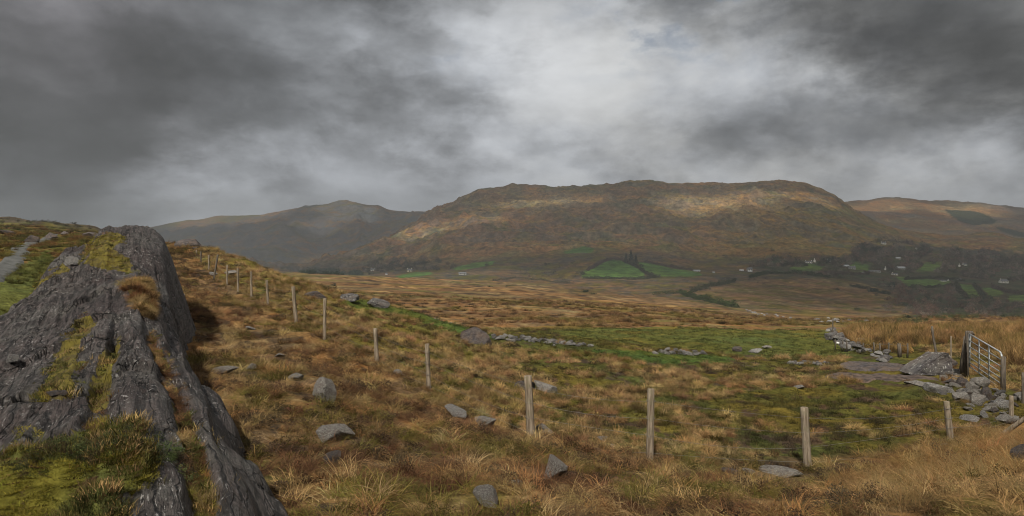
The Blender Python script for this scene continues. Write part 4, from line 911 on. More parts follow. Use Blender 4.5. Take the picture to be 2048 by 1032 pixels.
def t_mg(px, py, D, x):
    q = RNG.uniform(size=len(px)); return np.where((q < .35)[:, None], TAN * .9, np.where((q < .7)[:, None], GREEN * .9, OLIVE))
emit('dead_grass', c_turf, 3, px, D, x, k & ~sel & (nn_ > -.15), np.where(onm, .8, .95), t_mg, 'short grass growing in the moss of the outcrop', zf=zz)
n = 7000; s_ = RNG.uniform(3.2, 16, n); t_ = RNG.normal(.30, .24, n); x = s_ * SD.x + t_ * SN.x; D = s_ * SD.y + t_ * SN.y; px = CX + x / D * F; zr = rock_z(x, D); g0 = ground_z(x, D)
k = (gul[_si(s_), _ti(t_)] > .45) & (zr > g0); emit('dead_grass', c_long, 8, px, D, x, k & (RNG.uniform(size=n) < .6), .27, t_long, 'dead grass sprouting from the long cleft of the outcrop', zf=zr)
k2 = inpoly(px, HY - zr / D * F, [(240,566),(290,560),(304,590),(300,640),(262,600)]) & (zr > g0); emit('dead_grass', c_tus, 5, px, D, x, k2, .6, t_long, 'tan grass ledge below the top block of the outcrop', zf=zr)
# a green heathery lump and pale dead grass on the mound
k3 = (RNG.uniform(size=420) > -1); s_ = RNG.normal(5.1, .13, 420); t_ = RNG.normal(-.22, .2, 420); x = s_ * SD.x + t_ * SN.x; D = s_ * SD.y + t_ * SN.y; zz = np.maximum(mound_z(x, D), rock_z(x, D)); px = CX + x / D * F
emit('heather', c_heath, 4, px, D, x, k3 & (zz > -5), .42, lambda px, py, D, x: np.where((RNG.uniform(size=len(px)) < .6)[:, None], DGREEN * 1.2 + GREEN * .25, C(.05, .035, .02)), 'dark green heather cushion on the moss mound', zf=zz, dz=-.03)
# 9 rough growth left of the outcrop
px, D, x = [np.concatenate(q) for q in zip(sample(14, 50, 4.5, -160, 330), sample(50, 130, .9, -160, 330))]; z, k = onground(px, D, x); py = HY - z / D * F; n1 = fbm(x / (.05 * D + 1), D / (.05 * D + 1), 3, 731)
k &= ~near_track(px, py) & (n1 > -.1)
emit('rough_grass', c_tus, 5, px, D, x, k, np.interp(D, [14, 60, 130], [.8, 1.6, 3.0]), lambda px, py, D, x: cov(px, py, D, x) * 1.25, 'rough green and brown grass beside the track')
px, D, x = sample(30, 280, .03, -160, 330); z, k = onground(px, D, x); py = HY - z / D * F; k &= ~near_track(px, py)
emit('heather', c_heath, 4, px, D, x, k, np.interp(D, [30, 280], [2., 5.]), lambda px, py, D, x: np.broadcast_to(C(.05, .042, .022), (len(px), 3)), 'dark scrub on the hillside left of the outcrop', dz=-.1)

# ------------------------------------------------------------------ houses in the valley
def wall_mesh(w, d, h, rf, name='wall'):
    b = MB(); b.box(-w / 2, w / 2, -d / 2, d / 2, -2.5, h)
    for s in (-1, 1): b.add([(s * w / 2, -d / 2, h), (s * w / 2, d / 2, h), (s * w / 2, 0, h + rf)], [(0, 1, 2)])
    return b.mesh(name)
def house(px, py, wpx, hpx, label, wallm='white', roofm='slate', yaw=0., chim=2, win=3, D=None, nm='house', depth=.5, cat='house', rf=.55):
    p = hit(px, py, 350) if D is None else Vector(((px - CX) / F * D, D, -(py - HY) / F * D)); k = p.y / F
    w = wpx * k; tot = hpx * k; h = tot * (1 - rf * .75); r_ = tot - h; d = w * depth
    o = empty(nm, p, label, cat, 'buildings scattered in the valley', yaw - math.atan2(p.x, p.y) * 0)
    link('wall', wall_mesh(w, d, h, r_ * .97), M[wallm], o)
    b = MB(); e = .35
    for s in (-1, 1):
        y0 = s * (d / 2 + e); z0 = h - e * r_ / (d / 2); b.add([(-w / 2 - e, y0, z0), (w / 2 + e, y0, z0), (w / 2 + e, 0, h + r_), (-w / 2 - e, 0, h + r_), (-w / 2 - e, y0, z0 + .22), (w / 2 + e, y0, z0 + .22), (w / 2 + e, 0, h + r_ + .22), (-w / 2 - e, 0, h + r_ + .22)],
              [(0, 1, 2, 3), (4, 7, 6, 5), (0, 4, 5, 1), (1, 5, 6, 2), (3, 7, 4, 0)])
    rf_ = link('roof', b.mesh('roof'), M[roofm], o)
    for c in range(chim):
        b = MB(); xc = (-1 if c == 0 else 1) * (w / 2 - .7); b.box(xc - .45, xc + .45, -.4, .4, h + r_ * .6, h + r_ + 1.2); link('chimney', b.mesh('chimney'), M[wallm], rf_)
    for c in range(win):
        xc = -w / 2 + w * (c + .5) / max(win, 1)
        b = MB(); z0 = (0.0 if c == win // 2 else .35) * h; z1 = .75 * h; hw = min(.7, w / max(win, 1) * .25); b.box(xc - hw, xc + hw, -d / 2 - .04, -d / 2 + .05, z0, z1)
        link('door' if c == win // 2 else 'window', b.mesh('window'), M['doorpaint' if c == win // 2 else 'glass'], o)
    return o
HS = [(746,540,9,4.2,'small white cottage in front of the dark wood at the far left of the valley','white','slate',.1,2,3),
 (819,543,10,5.5,'cream house with trees behind standing above a small green field','cream','slate',.2,2,3),
 (773,549,4,3,'tiny white hut just below the cream house on its left','white','slate',0,0,0),
 (1393,543,13,3.2,'long low tin-roofed shed at the right end of the big green field','greywall','tin',.1,0,2),
 (1499,541,10,6,'grey barn beside two small white caravans','greywall','slate',.3,0,2),
 (1617,526,13,4.2,'long white farmhouse with a lane running down from it','white','slate',-.3,2,4),
 (1629,524,7,6.5,'tall white gable house adjoining the long farmhouse','white','slate',1.2,1,1),
 (1657,523,7,4,'white cottage half hidden behind dark trees','white','slate',.2,1,2),
 (1767,488,9,4,'white cottage highest on the valley side above the dark plantation','white','slate',.1,2,3),
 (1833,498,4,3.5,'single tiny white building in the upper wood','white','slate',.4,0,0),
 (1796,518,8,3,'shed with a slanting pale tin roof in the wood','greywall','tin',-.3,0,0),
 (1692,534,10,4.2,'house with a light metal roof left of the grey farmhouse','greywall','tin',.1,0,2),
 (1704,538,12,5.5,'grey farmhouse with slate roof beside a green field','greywall','slate',-.1,2,3),
 (1770,540,6,6,'white gable-end house among bare trees','white','slate',1.3,1,1),
 (1749,544,20,3.2,'long low grey outbuilding left of the white gable-end house','greywall','slate',.05,0,3),
 (1801,538,15,4.6,'wide pale-roofed bungalow with grey walls','greywall','tin',.05,1,4),
 (1789,550,11,4,'low white bungalow just above the long green field','white','slate',.1,1,3),
 (1726,548,6,4,'small whitish shed on the roadside below the grey farmhouse','white','tin',.5,0,1),
 (1919,533,7,4.5,'left one of two white cottages on the wooded slope','white','slate',.9,1,1),
 (1929,531,8,4,'right one of two white cottages on the wooded slope','white','slate',.1,1,2),
 (1886,563,10,2.8,'low white farm building behind the hedge of the long field','white','slate',.0,0,2),
 (1896,562,5,3.5,'bright white gable right of the low farm building','white','slate',1.3,0,0),
 (1917,560,9,3.8,'grey-green shed behind the hedge right of the bright white gable','greywall','slate',.2,0,1),
 (2007,566,15,7,'white farmhouse with tall chimney at the far right of the valley','white','slate',.1,1,4),
 (925,549,15,4.5,'grey stone shed standing in rough ground at the moor edge','greywall','slate',.1,0,2),
 (1427,546,4,2.6,'tiny white hut right of the tin-roofed shed','white','tin',.2,0,0)]
for a in HS: house(a[0], a[1], a[2], a[3], a[4], a[5], a[6], a[7], a[8], a[9], nm='shed' if ('shed' in a[4] or 'hut' in a[4] or 'barn' in a[4]) else 'house', cat='shed' if ('shed' in a[4] or 'hut' in a[4] or 'barn' in a[4]) else 'house')
def caravan(px, py, label):
    p = hit(px, py, 350); o = empty('caravan', p, label, 'caravan', 'buildings scattered in the valley', .1)
    bm = bmesh.new(); bmesh.ops.create_cube(bm, size=1); bmesh.ops.scale(bm, vec=(6.2, 2.4, 2.3), verts=bm.verts); bmesh.ops.translate(bm, vec=(0, 0, 1.75), verts=bm.verts)
    bmesh.ops.bevel(bm, geom=bm.edges[:], offset=.35, segments=3, affect='EDGES'); m_ = bpy.data.meshes.new('body'); bm.to_mesh(m_); bm.free(); link('body', m_, M['carpaint'], o)
    for s in (-1.6, 1.4): b = MB(); b.box(s - .6, s + .6, -1.24, -1.18, 1.7, 2.4); link('window', b.mesh('window'), M['glass'], o)
    b = MB(); b.tube([(0, -1.1, .4), (0, -.8, .4)], .38, 14); link('wheel', b.mesh('wheel'), M['tyre'], o)
caravan(1483, 543, 'white caravan parked left of the grey barn'); caravan(1500, 544.5, 'white caravan parked in front of the grey barn')

# ------------------------------------------------------------------ trees, hedges and woods in the valley
def trunk_mesh(h, r, seed, limbs=5):
    b = MB(); rs = random.Random(seed); pts = [(rs.uniform(-.1, .1) * k * h * .06, rs.uniform(-.1, .1) * k * h * .06, -1 + k * (h * .7 + 1) / 5) for k in range(6)]
    b.tube(pts, [r * (1.2 - .17 * k) for k in range(6)], 7, .05)
    for k in range(limbs):
        t = .3 + .6 * k / limbs; a = k * 2.4 + seed; z = t * h * .75; L = h * .32
        b.tube([(0, 0, z), (math.cos(a) * L * .5, math.sin(a) * L * .5, z + L * .35), (math.cos(a) * L, math.sin(a) * L, z + L * .9)], [r * .5, r * .33, r * .15], 5)
    return b.mesh('trunk', True)
def conifer_mesh(n, seed):
    r = np.random.default_rng(seed); t = r.uniform(0, 1, n) ** .8; a = r.uniform(0, 6.28, n); rad = (1 - t) * (.55 + .45 * (np.sin(t * 38 + a) > 0)) * r.uniform(.3, 1, n) ** .5 * .36
    P = np.stack([np.cos(a) * rad, np.sin(a) * rad, .08 + t * .92 - rad * .25], 1); d = np.stack([np.cos(a), np.sin(a), -.4 + r.normal(0, .2, n)], 1); e = np.stack([-np.sin(a), np.cos(a), r.normal(0, .3, n)], 1)
    s = r.uniform(.03, .06, (n, 1)); V = np.stack([P - d * s, P - e * s * .5, P + d * s, P + e * s * .5], 1)
    me = new_mesh('crown', V.reshape(-1, 3), np.arange(4 * n).reshape(-1, 4), False); attr(me, 'shade', np.repeat(r.uniform(0, 1, n), 4), 'FLOAT'); me.materials.append(M['conifer']); return me
CR = {'bare': [leafball('crown', 620, 1, 1, .9, .05, 900 + k, 'baretwig', 9, .35, .45) for k in range(3)], 'red': [leafball('crown', 700, 1, 1, 1.0, .05, 910 + k, 'redtwig', 9, .25, .5) for k in range(2)],
      'green': [leafball('crown', 700, 1, 1, .8, .06, 920 + k, 'hedge', 8, .1) for k in range(3)], 'dark': [leafball('crown', 700, 1, 1, .9, .06, 925 + k, 'conifer', 8, .1) for k in range(2)], 'conifer': [conifer_mesh(900, 930 + k) for k in range(3)]}
TRM = [trunk_mesh(1, .035, k) for k in range(3)]
for t__ in TRM: t__.materials.append(M['bark'])
tcount = 0
def tree(px, py, h_px, label, kind='bare', wide=.5, nm=None, grp='trees standing about the valley farms', dmin=60, parts=True):
    global tcount; tcount += 1
    p = hit(px, py, dmin); k = p.y / F; h = h_px * k; nm = nm or {'conifer': 'conifer_tree', 'bare': 'bare_tree', 'red': 'bare_tree', 'green': 'bushy_tree', 'dark': 'evergreen_tree'}[kind]
    o = empty(nm, p, label, 'bush' if 'bush' in nm and nm != 'bushy_tree' else 'tree', grp, tcount * 1.7)
    m_ = CR[kind][tcount % len(CR[kind])]; c = link('crown', m_, None, o)
    if kind == 'conifer': c.scale = (h, h, h)
    else: c.scale = (h * wide, h * wide, h * .72)
    if nm != 'gorse_bush': t_ = link('trunk', TRM[tcount % 3], None, o); t_.scale = (h, h, h * .9)
    return o
TL = [(1252,527,20,'shorter left spruce of the clump on top of the knoll between the green fields','conifer',.5),(1262,528,27,'tallest spruce of the clump on top of the knoll','conifer',.5),(1272,528,19,'right-hand spruce of the knoll clump','conifer',.5),
 (1230,520,10,'bare tree at the left of the knoll-top hedge','bare',.6),(1215,522,9,'rounded bare tree above the left shoulder of the big field','bare',.7),(1283,534,8,'dark bush tree on the hedge between the two fields','dark',.6),(1198,530,8,'grey bare tree on the upper left edge of the big field','bare',.8),(1178,540,11,'broad bare tree at the left corner of the big field','bare',.8),(1165,550,14,'large dark tree by the lower left corner of the big field','green',.7),
 (1335,535,8,'bare tree on the top hedge of the right-hand green field','bare',.8),(1313,529,7,'small bare tree behind the right-hand green field','bare',.8),
 (870,524,20,'tall dark wood-edge tree right of the cream house','bare',.6),(850,528,16,'dark tree directly behind the cream house','green',.7),(895,533,14,'grey tree left of the pale green slope','bare',.7),(928,547,8,'round bush tree right of the grey stone shed','green',.7),(974,531,8,'lone bushes on the right edge of the pale green slope','green',.7),
 (1652,527,17,'dark evergreen in front of the half hidden white cottage','dark',.6),(1664,524,15,'dark evergreen right of the half hidden white cottage','dark',.55),(1641,522,11,'bare tree between the farmhouse and the evergreens','bare',.6),
 (1805,598,28,'large reddish bare tree with a rounded crown below the long field','red',.62),(1795,612,24,'reddish bare tree left of and below the largest one','red',.55),(1820,614,22,'reddish bare tree right of and below the largest one','red',.6),(1850,628,26,'spreading reddish bare tree lowest in the valley','red',.8),(1868,632,20,'reddish bare tree right of the lowest spreading one','red',.7),(1835,630,22,'thin reddish bare tree left of the lowest spreading one','red',.5),
 (1783,575,14,'dark rounded evergreen left of the reddish trees','dark',.7),(1745,584,11,'dark bush on the slope left of the reddish trees','dark',.9),(1826,612,14,'green tree squeezed between the reddish trees','green',.7),(1818,636,10,'dark bush at the foot of the reddish trees','dark',.9),
 (2010,600,16,'grey bare tree right of the narrow green field','bare',.6),(2035,618,18,'dark bare tree at the far right edge of the valley','bare',.8),(1980,604,9,'dark hedge tree between the two right-hand fields','green',.8),
 (1718,575,8,'lone bush in the brown slope under the farms','green',.9),(1715,620,9,'dark green bush on the slope above the stream','green',.8),(1533,560,12,'rounded grey bush below the caravans','bare',.9),(1570,545,10,'grey bush right of the caravans','bare',.9),(1888,540,16,'reddish tree in the gap between the upper fields','red',.6),(1775,528,16,'reddish-brown tree above the white gable-end house','red',.7),(1750,500,12,'end tree of the dark plantation','dark',.9),(1672,580,8,'small bush alone on the brown slope','green',.9)]
for a in TL: tree(a[0], a[1], a[2], a[3], a[4], a[5])
for k, (a, b, h, lb) in enumerate([(1172,585,9,'left one of the two dark gorse bushes in the middle of the moor'),(1187,589,7,'right one of the two dark gorse bushes in the middle of the moor'),(658,612,7,'low gorse bush on the moor near the grassy brow'),(668,572,7,'gorse bush on the moor left of a shallow gully'),(980,574,5,'brownish gorse bush near the moor skyline'),(1015,573,5,'dark gorse bush near the moor skyline'),(1085,645,5,'little gorse bush above the far pasture'),(1360,656,7,'dark bush on the top edge of the far pasture'),(1372,656,5,'brown bush right of the dark one on the far pasture edge'),
     (378,500,0,'') ,(1703,668,8,'dark bush beside the tumbled wall'),(2030,700,22,'dark brown heather mound right of the gate'),(1752,664,6,'dark clump at the left end of the rushes')]):
    if h: tree(a, b, h, lb, 'green' if k % 3 else 'dark', 1.0, 'gorse_bush', 'gorse bushes on the moor', dmin=25)
# hedges: one thing each
def hedge(pts, hpx, label, mat='hedge', seed=1, nm='hedge', grp='hedges between the valley fields', dmin=100, wid=1.0):
    P = [hit(a, b, dmin) for a, b in pts]; r = np.random.default_rng(seed); seg = [(P[i + 1] - P[i]).length for i in range(len(P) - 1)]; L = sum(seg); k = P[0].y / F; h = hpx * k
    n = int(min(9000, max(900, L / h * 260))); u = r.uniform(0, L, n); i = np.clip(np.searchsorted(np.cumsum(seg), u), 0, len(seg) - 1); f = (u - np.concatenate([[0], np.cumsum(seg)])[i]) / np.array(seg)[i]
    A = np.array([tuple(p) for p in P]); Q = A[i] + (A[i + 1] - A[i]) * f[:, None]
    prof = .45 + .75 * np.clip(fbm(u / h / 1.2, u * 0, 3, seed) + .5, 0, 1.2); zz = r.uniform(0, 1, n) ** .8
    Q[:, 0] += r.normal(0, .3, n) * h * wid * (1.1 - zz * .6); Q[:, 1] += r.normal(0, .3, n) * h * wid * (1.1 - zz * .6); Q[:, 2] = ground_z(Q[:, 0], Q[:, 1]) + zz * h * prof
    a = r.normal(size=(n, 3)); a /= np.linalg.norm(a, axis=1)[:, None]; b = np.cross(a, r.normal(size=(n, 3))); b /= np.linalg.norm(b, axis=1)[:, None]; s = h * .085 * r.uniform(.5, 1.5, (n, 1))
    V = np.stack([Q - a * s, Q - b * s * .6, Q + a * s, Q + b * s * .6], 1) - A[0]
    me = new_mesh(nm, V.reshape(-1, 3), np.arange(4 * n).reshape(-1, 4), False); attr(me, 'shade', np.repeat(np.clip(.5 + .5 * fbm(u / h * 1.5, zz * 2, 2, seed + 5) + r.uniform(-.25, .25, n), 0, 1), 4), 'FLOAT')
    return tag(link(nm, me, M[mat], None, loc=P[0]), label, 'hedge', grp)
HG = [([(1175,542),(1198,529),(1222,519),(1240,519),(1256,526)],7,'hedge of bare trees over the top of the big green field','baretwig'),
 ([(1258,528),(1280,538),(1300,552),(1310,556)],6,'dark hedge running down between the two big green fields','hedge'),
 ([(1165,557),(1220,558),(1290,558),(1320,554)],6,'dark hedge along the bottom of the big green fields','hedge'),
 ([(1290,525),(1345,536),(1395,543)],6,'brownish hedge along the top of the right-hand green field','baretwig'),
 ([(1305,590),(1360,586),(1400,600),(1450,612),(1475,616)],9,'dark gorse hedge following the stream at the moor edge','gorse'),
 ([(1470,562),(1440,570),(1400,580),(1380,586)],7,'scrubby hedge climbing from the stream to the caravans','hedge'),
 ([(1810,560),(1850,557),(1905,560),(1930,563)],6,'hedge along the top of the long valley field','hedge'),
 ([(1822,574),(1855,576),(1905,572)],6,'hedge under the long valley field','hedge'),
 ([(1912,568),(1922,585),(1934,598),(1960,598)],7,'hedge round the left and foot of the narrow green field','hedge'),
 ([(1948,570),(1958,582),(1968,596),(1985,604)],7,'hedge between the narrow green field and the one right of it','hedge'),
 ([(1985,575),(2012,585),(2050,590)],7,'hedge below the far right white farmhouse','baretwig'),
 ([(1560,532),(1600,528),(1615,533)],6,'hedge below the long white farmhouse','hedge'),
 ([(1640,548),(1680,550),(1740,549)],7,'hedge under the grey farmhouse field','baretwig'),
 ([(1700,573),(1740,580),(1780,590)],7,'scrubby hedge sloping down to the reddish trees','hedge'),
 ([(985,562),(1030,556),(1080,560),(1140,566)],4,'low dark scrub line at the moor edge left of the knoll','hedge'),
 ([(1500,556),(1530,548),(1600,548),(1660,556)],8,'belt of gorse below the caravans','gorse')]
for k, a in enumerate(HG): hedge(a[0], a[1], a[2], a[3], 40 + k)
c_wood = protos('wood_trees', [leafball('tree', 260, 1, 1, .9, .08, 940 + k, 'leafmass', 8, .0, .3) for k in range(5)])
def wood(poly, n, hpx, tint, label, nm='woodland', seed=1, bbox=None):
    P = np.array(poly, float); r = np.random.default_rng(seed); x0, y0 = P.min(0); x1, y1 = P.max(0); pts = []; sc_ = []; tc = []
    a = r.uniform(x0, x1, n * 3); b = y0 + (y1 - y0) * r.uniform(0, 1, n * 3) ** 1.0; ok = inpoly(a, b, poly); a, b = a[ok][:n], b[ok][:n]
    nz = fbm(a / 22, b / 9, 3, seed); 
    for u_, v_, q in zip(a, b, nz):
        if q < -.12 or any(inpoly(np.array([u_]), np.array([v_ - .35 * hpx]), P_)[0] for P_ in FIELDS) or any(abs(u_ - h_[0]) < h_[2] * .5 + hpx * .45 and -1 < v_ - h_[1] < hpx * .95 for h_ in HS): continue
        p = hit(u_, v_, 90); pts.append(tuple(p)); s = hpx * p.y / F * r.uniform(.5, 1.3); sc_.append((s * .6, s * .6, s * .8)); tc.append(tint[r.integers(len(tint))] * r.uniform(.4, 2.1))
    n = len(pts)
    scatter(nm, c_wood, pts, r.integers(0, 5, n), np.stack([np.zeros(n), np.zeros(n), r.uniform(0, 6.28, n)], 1), sc_, np.array(tc), label)
TW = C(.115, .095, .078); TR = C(.125, .078, .06); TG = C(.055, .06, .034); TD = C(.022, .032, .018)
wood([(1700,500),(1770,480),(1830,488),(1960,500),(2060,520),(2060,565),(1990,560),(1930,555),(1850,545),(1780,552),(1700,532),(1660,515)], 1500, 13, [TW, TW, TG, TR], 'grey-brown bare woodland covering the valley side on the right', seed=11)
wood([(1540,515),(1640,512),(1700,528),(1690,560),(1640,552),(1540,545),(1500,535)], 360, 11, [TW, TG, TG, TR], 'scrubby woodland around the white farm', seed=12)
wood([(1760,560),(1830,575),(1910,575),(1960,600),(2060,605),(2060,640),(1900,640),(1800,640),(1740,600)], 420, 13, [TW, TR, TG], 'scrub and bare trees low in the valley', seed=13)
wood([(1712,497),(1725,492),(1765,492),(1775,500),(1760,506),(1720,505)], 120, 11, [TD], 'dark conifer plantation beside the highest cottage', 'plantation', 14)
wood([(590,545),(640,541),(690,542),(740,546),(742,551),(690,550),(620,548)], 420, 9, [TD * 1.1], 'dark conifer wood at the foot of the far mountain', 'plantation', 15)
wood([(700,540),(760,520),(830,515),(900,525),(915,540),(860,542),(780,544),(720,545)], 420, 9, [TW * .8, TG * .8], 'dim woodland behind the cream house', seed=16)
wood([(1705,645),(1730,641),(1800,640),(1860,634),(1900,628),(2060,628),(2060,640),(1960,636),(1880,642),(1800,650),(1720,652)], 520, 7, [C(.045, .06, .022), C(.06, .065, .03)], 'green gorse thicket lining the hidden stream', 'gorse_thicket', 17)
wood([(1000,540),(1150,520),(1170,545),(1150,565),(1050,560)], 110, 6, [TG, TR], 'scattered scrub on rough ground left of the knoll', 'scrub', 18)
wood([(1300,560),(1500,545),(1560,555),(1480,600),(1380,595)], 60, 5, [TG, TW], 'scattered scrub above the stream', 'scrub', 19)
wood([(960,475),(1150,470),(1350,490),(1500,480),(1660,500),(1500,530),(1300,515),(1100,505)], 160, 5, [TG, TW], 'sparse scrub on the lower hill', 'scrub', 20)

# ------------------------------------------------------------------ camera, sky, sun, air
cam = bpy.data.cameras.new('camera'); cam.lens = 36 * F / 2048; cam.sensor_width = 36; cam.sensor_fit = 'HORIZONTAL'; cam.clip_start = .05; cam.clip_end = 20000
cam.shift_y = -(516 - HY) / 2048 
co = bpy.data.objects.new('camera', cam); COL.objects.link(co); co.location = (0, 0, 0); co.rotation_euler = (math.pi / 2, 0, 0); S.camera = co
HAZE = 1.7e-4
SUN = Vector((-.17, -.66, .735)).normalized(); elev = math.asin(SUN.z); azm = math.atan2(SUN.x, SUN.y)
sl = bpy.data.lights.new('sun', 'SUN'); sl.energy = 5.; sl.angle = math.radians(2.6); sl.color = (1., .93, .82); so = bpy.data.objects.new('sun', sl); COL.objects.link(so)
so.rotation_euler = SUN.to_track_quat('Z', 'Y').to_euler(); so.location = (0, 0, 50)

# unseen cloud deck added to shade the hills, gaps cut for sun patches
ALT = 2000.; gx_, gy_ = np.meshgrid(np.arange(-5200, 5200, 45.), np.arange(150, 5050, 45.), indexing='ij')   # the ground the shadow falls on
gpx = CX + gx_ / gy_ * F; jn_ = fbm(gx_ / 260, gy_ / 260, 4, 801) ; edge = np.interp(gpx, [-400, 500, 1000, 1350, 1500, 2400], [1250, 1150, 900, 760, 420, 380])
solid = gy_ + 140 * jn_ > edge
hz_ = lambda px_, D_, rx, rd: (((gpx - px_) / rx) ** 2 + ((gy_ - D_) / rd) ** 2) < 1 + 1.1 * jn_
for (a, b, c_, d) in [(1110, 2000, 75, 110), (1440, 1930, 95, 170), (1410, 1800, 55, 90), (1560, 2100, 90, 90), (500, 4400, 120, 500), (720, 4200, 70, 300), (840, 1700, 40, 120), (1640, 2000, 30, 70), (960, 1750, 40, 60), (1760, 3950, 70, 200), (1930, 3850, 75, 220), (1850, 3950, 30, 120), (1230, 1300, 60, 60), (660, 3800, 50, 200)]: solid &= ~hz_(a, b, c_, d)
kx = SUN.x / SUN.z * ALT; ky = SUN.y / SUN.z * ALT; th_ = 60 + 130 * np.clip(fbm(gx_ / 500, gy_ / 500, 4, 811) + .5, 0, 1.2)
q0 = np.stack([gx_ + kx, gy_ + ky, np.full(gx_.shape, ALT) + 25 * fbm(gx_ / 300, gy_ / 300, 3, 815)], -1); q1 = q0.copy(); q1[..., 2] += th_
nx_, ny_ = gx_.shape; cs = solid[:-1, :-1] & solid[1:, :-1] & solid[:-1, 1:] & solid[1:, 1:]; ii_, jj_ = np.where(cs); a_ = ii_ * ny_ + jj_; NN = nx_ * ny_
fs = [np.stack([a_, a_ + 1, a_ + ny_ + 1, a_ + ny_], 1), np.stack([a_, a_ + ny_, a_ + ny_ + 1, a_ + 1], 1) + NN]
cp = np.pad(cs, 1)
for (di, dj, v0, v1) in [(-1, 0, 0, 1), (1, 0, ny_ + 1, ny_), (0, -1, ny_, 0), (0, 1, 1, ny_ + 1)]:
    e_ = cs & ~cp[1 + di:1 + di + cs.shape[0], 1 + dj:1 + dj + cs.shape[1]]; i2, j2 = np.where(e_); b_ = i2 * ny_ + j2; fs.append(np.stack([b_ + v0, b_ + v0 + NN, b_ + v1 + NN, b_ + v1], 1))
cm = bpy.data.materials.new('shade_cloud_vapour'); cm.use_nodes = True; ct = NT(cm.node_tree); ct.nt.nodes.clear(); o1 = ct.n('ShaderNodeOutputMaterial'); d1 = ct.n('ShaderNodeBsdfDiffuse'); d2 = ct.n('ShaderNodeBsdfTranslucent'); mx_ = ct.n('ShaderNodeMixShader')
d1.inputs[0].default_value = (.86, .87, .9, 1); d2.inputs[0].default_value = (.86, .87, .9, 1); mx_.inputs[0].default_value = .55; ct.l(d1.outputs[0], mx_.inputs[1]); ct.l(d2.outputs[0], mx_.inputs[2])
thin = ct.n('ShaderNodeBsdfTransparent'); mz_ = ct.n('ShaderNodeMixShader'); mz_.inputs[0].default_value = .52; ct.l(mx_.outputs[0], mz_.inputs[1]); ct.l(thin.outputs[0], mz_.inputs[2]); ct.l(mz_.outputs[0], o1.inputs[0])   # added deck is part transparent, so some sun gets through
link('cloud', new_mesh('cloud', np.concatenate([q0.reshape(-1, 3), q1.reshape(-1, 3)]), np.concatenate(fs)), cm, kind='structure', label='out-of-view cloud deck added to shade the hills, with gaps for sun patches')
W = bpy.data.worlds.new('World'); S.world = W; W.use_nodes = True; t = NT(W.node_tree); t.nt.nodes.clear()
out = t.n('ShaderNodeOutputWorld'); tc = t.n('ShaderNodeTexCoord'); vec = tc.outputs['Generated']
sky = t.n('ShaderNodeTexSky', sky_type='NISHITA', sun_disc=False); sky.sun_elevation = elev; sky.sun_rotation = azm
b1 = t.n('ShaderNodeBackground'); t.l(sky.outputs[0], b1.inputs[0]); b1.inputs[1].default_value = .06
sep = t.n('ShaderNodeSeparateXYZ'); t.l(vec, sep.inputs[0]); X_, Y_, Z_ = sep.outputs
az = t.m('ARCTAN2', X_, Y_); el = t.m('ARCSINE', Z_)
# cloud texture lives on a flat cloud deck: direction divided by its height
zc = t.m('ADD', t.m('MAXIMUM', Z_, 0.), .16); cv = t.n('ShaderNodeCombineXYZ'); t.l(t.m('DIVIDE', X_, zc), cv.inputs[0]); t.l(t.m('DIVIDE', Y_, zc), cv.inputs[1]); cvv = cv.outputs[0]
bv = t.n('ShaderNodeMapping'); bv.inputs['Scale'].default_value = (1, 1, 1.9); bv.inputs['Rotation'].default_value = (.0, -.16, 0); t.l(vec, bv.inputs['Vector']); bvv = bv.outputs[0]
w1 = t.noise(bvv, 3.6, 10, .62, .1); w2 = t.noise(bvv, 2.9, 10, .62, .1)
azd = t.m('ADD', az, t.m('MULTIPLY', t.m('SUBTRACT', w2, .5), .62)); eld = t.m('ADD', el, t.m('MULTIPLY', t.m('SUBTRACT', w1, .5), .26))
SKYV = {20:[(0,98),(200,92),(400,102),(600,114),(800,128),(950,150),(1100,182),(1200,170),(1330,135),(1450,150),(1600,105),(1800,92),(2048,100)],
 100:[(0,84),(200,84),(400,95),(600,114),(800,138),(950,170),(1100,200),(1250,190),(1380,170),(1500,150),(1650,105),(1850,88),(2048,95)],
 180:[(0,80),(200,79),(400,92),(600,112),(800,142),(950,185),(1050,210),(1200,205),(1400,190),(1550,175),(1700,125),(1850,90),(2048,88)],
 250:[(0,84),(200,84),(400,92),(600,112),(800,132),(950,185),(1080,205),(1200,160),(1400,140),(1600,125),(1750,140),(1900,125),(2048,110)],
 310:[(0,80),(200,84),(400,98),(600,128),(800,150),(950,180),(1100,165),(1250,140),(1450,135),(1600,140),(1750,160),(1900,150),(2048,140)],
 360:[(0,88),(200,94),(400,116),(520,150),(700,142),(850,158),(1000,170),(1150,176),(1300,172),(1500,168),(1700,165),(1850,175),(2048,172)],
 430:[(0,98),(200,104),(300,114),(420,142),(560,150),(700,140),(850,158),(1000,170),(1700,165),(2048,170)], 500:[(0,112),(500,140),(1000,160),(1500,165),(2048,165)]}
srgb = lambda v: ((v / 255 + .055) / 1.055) ** 2.4
pa = []; pe = []; pv = []
for py, row in SKYV.items():
    for xq in np.linspace(0, 2048, 26):
        v = np.interp(xq, [r_[0] for r_ in row], [r_[1] for r_ in row]); pa.append(math.atan((xq - CX) / F)); pe.append(math.atan((HY - py) / math.hypot(F, xq - CX))); pv.append(srgb(v))
pa = np.array(pa); pe = np.array(pe); pv = np.array(pv); pv = np.where(pv > srgb(150), srgb(150) + (pv - srgb(150)) * 1.1, pv)
Tz = np.exp(-HAZE * np.minimum(410 / np.sin(np.maximum(pe, .02)), 5200)); pv = np.maximum((pv - .125 * (1 - Tz)) / Tz, .03)        # the sky is seen through the valley haze
BASE = .075
ca = np.linspace(-.72, .72, 12); ce = np.linspace(-.03, .40, 6); ra = .13; re_ = .085
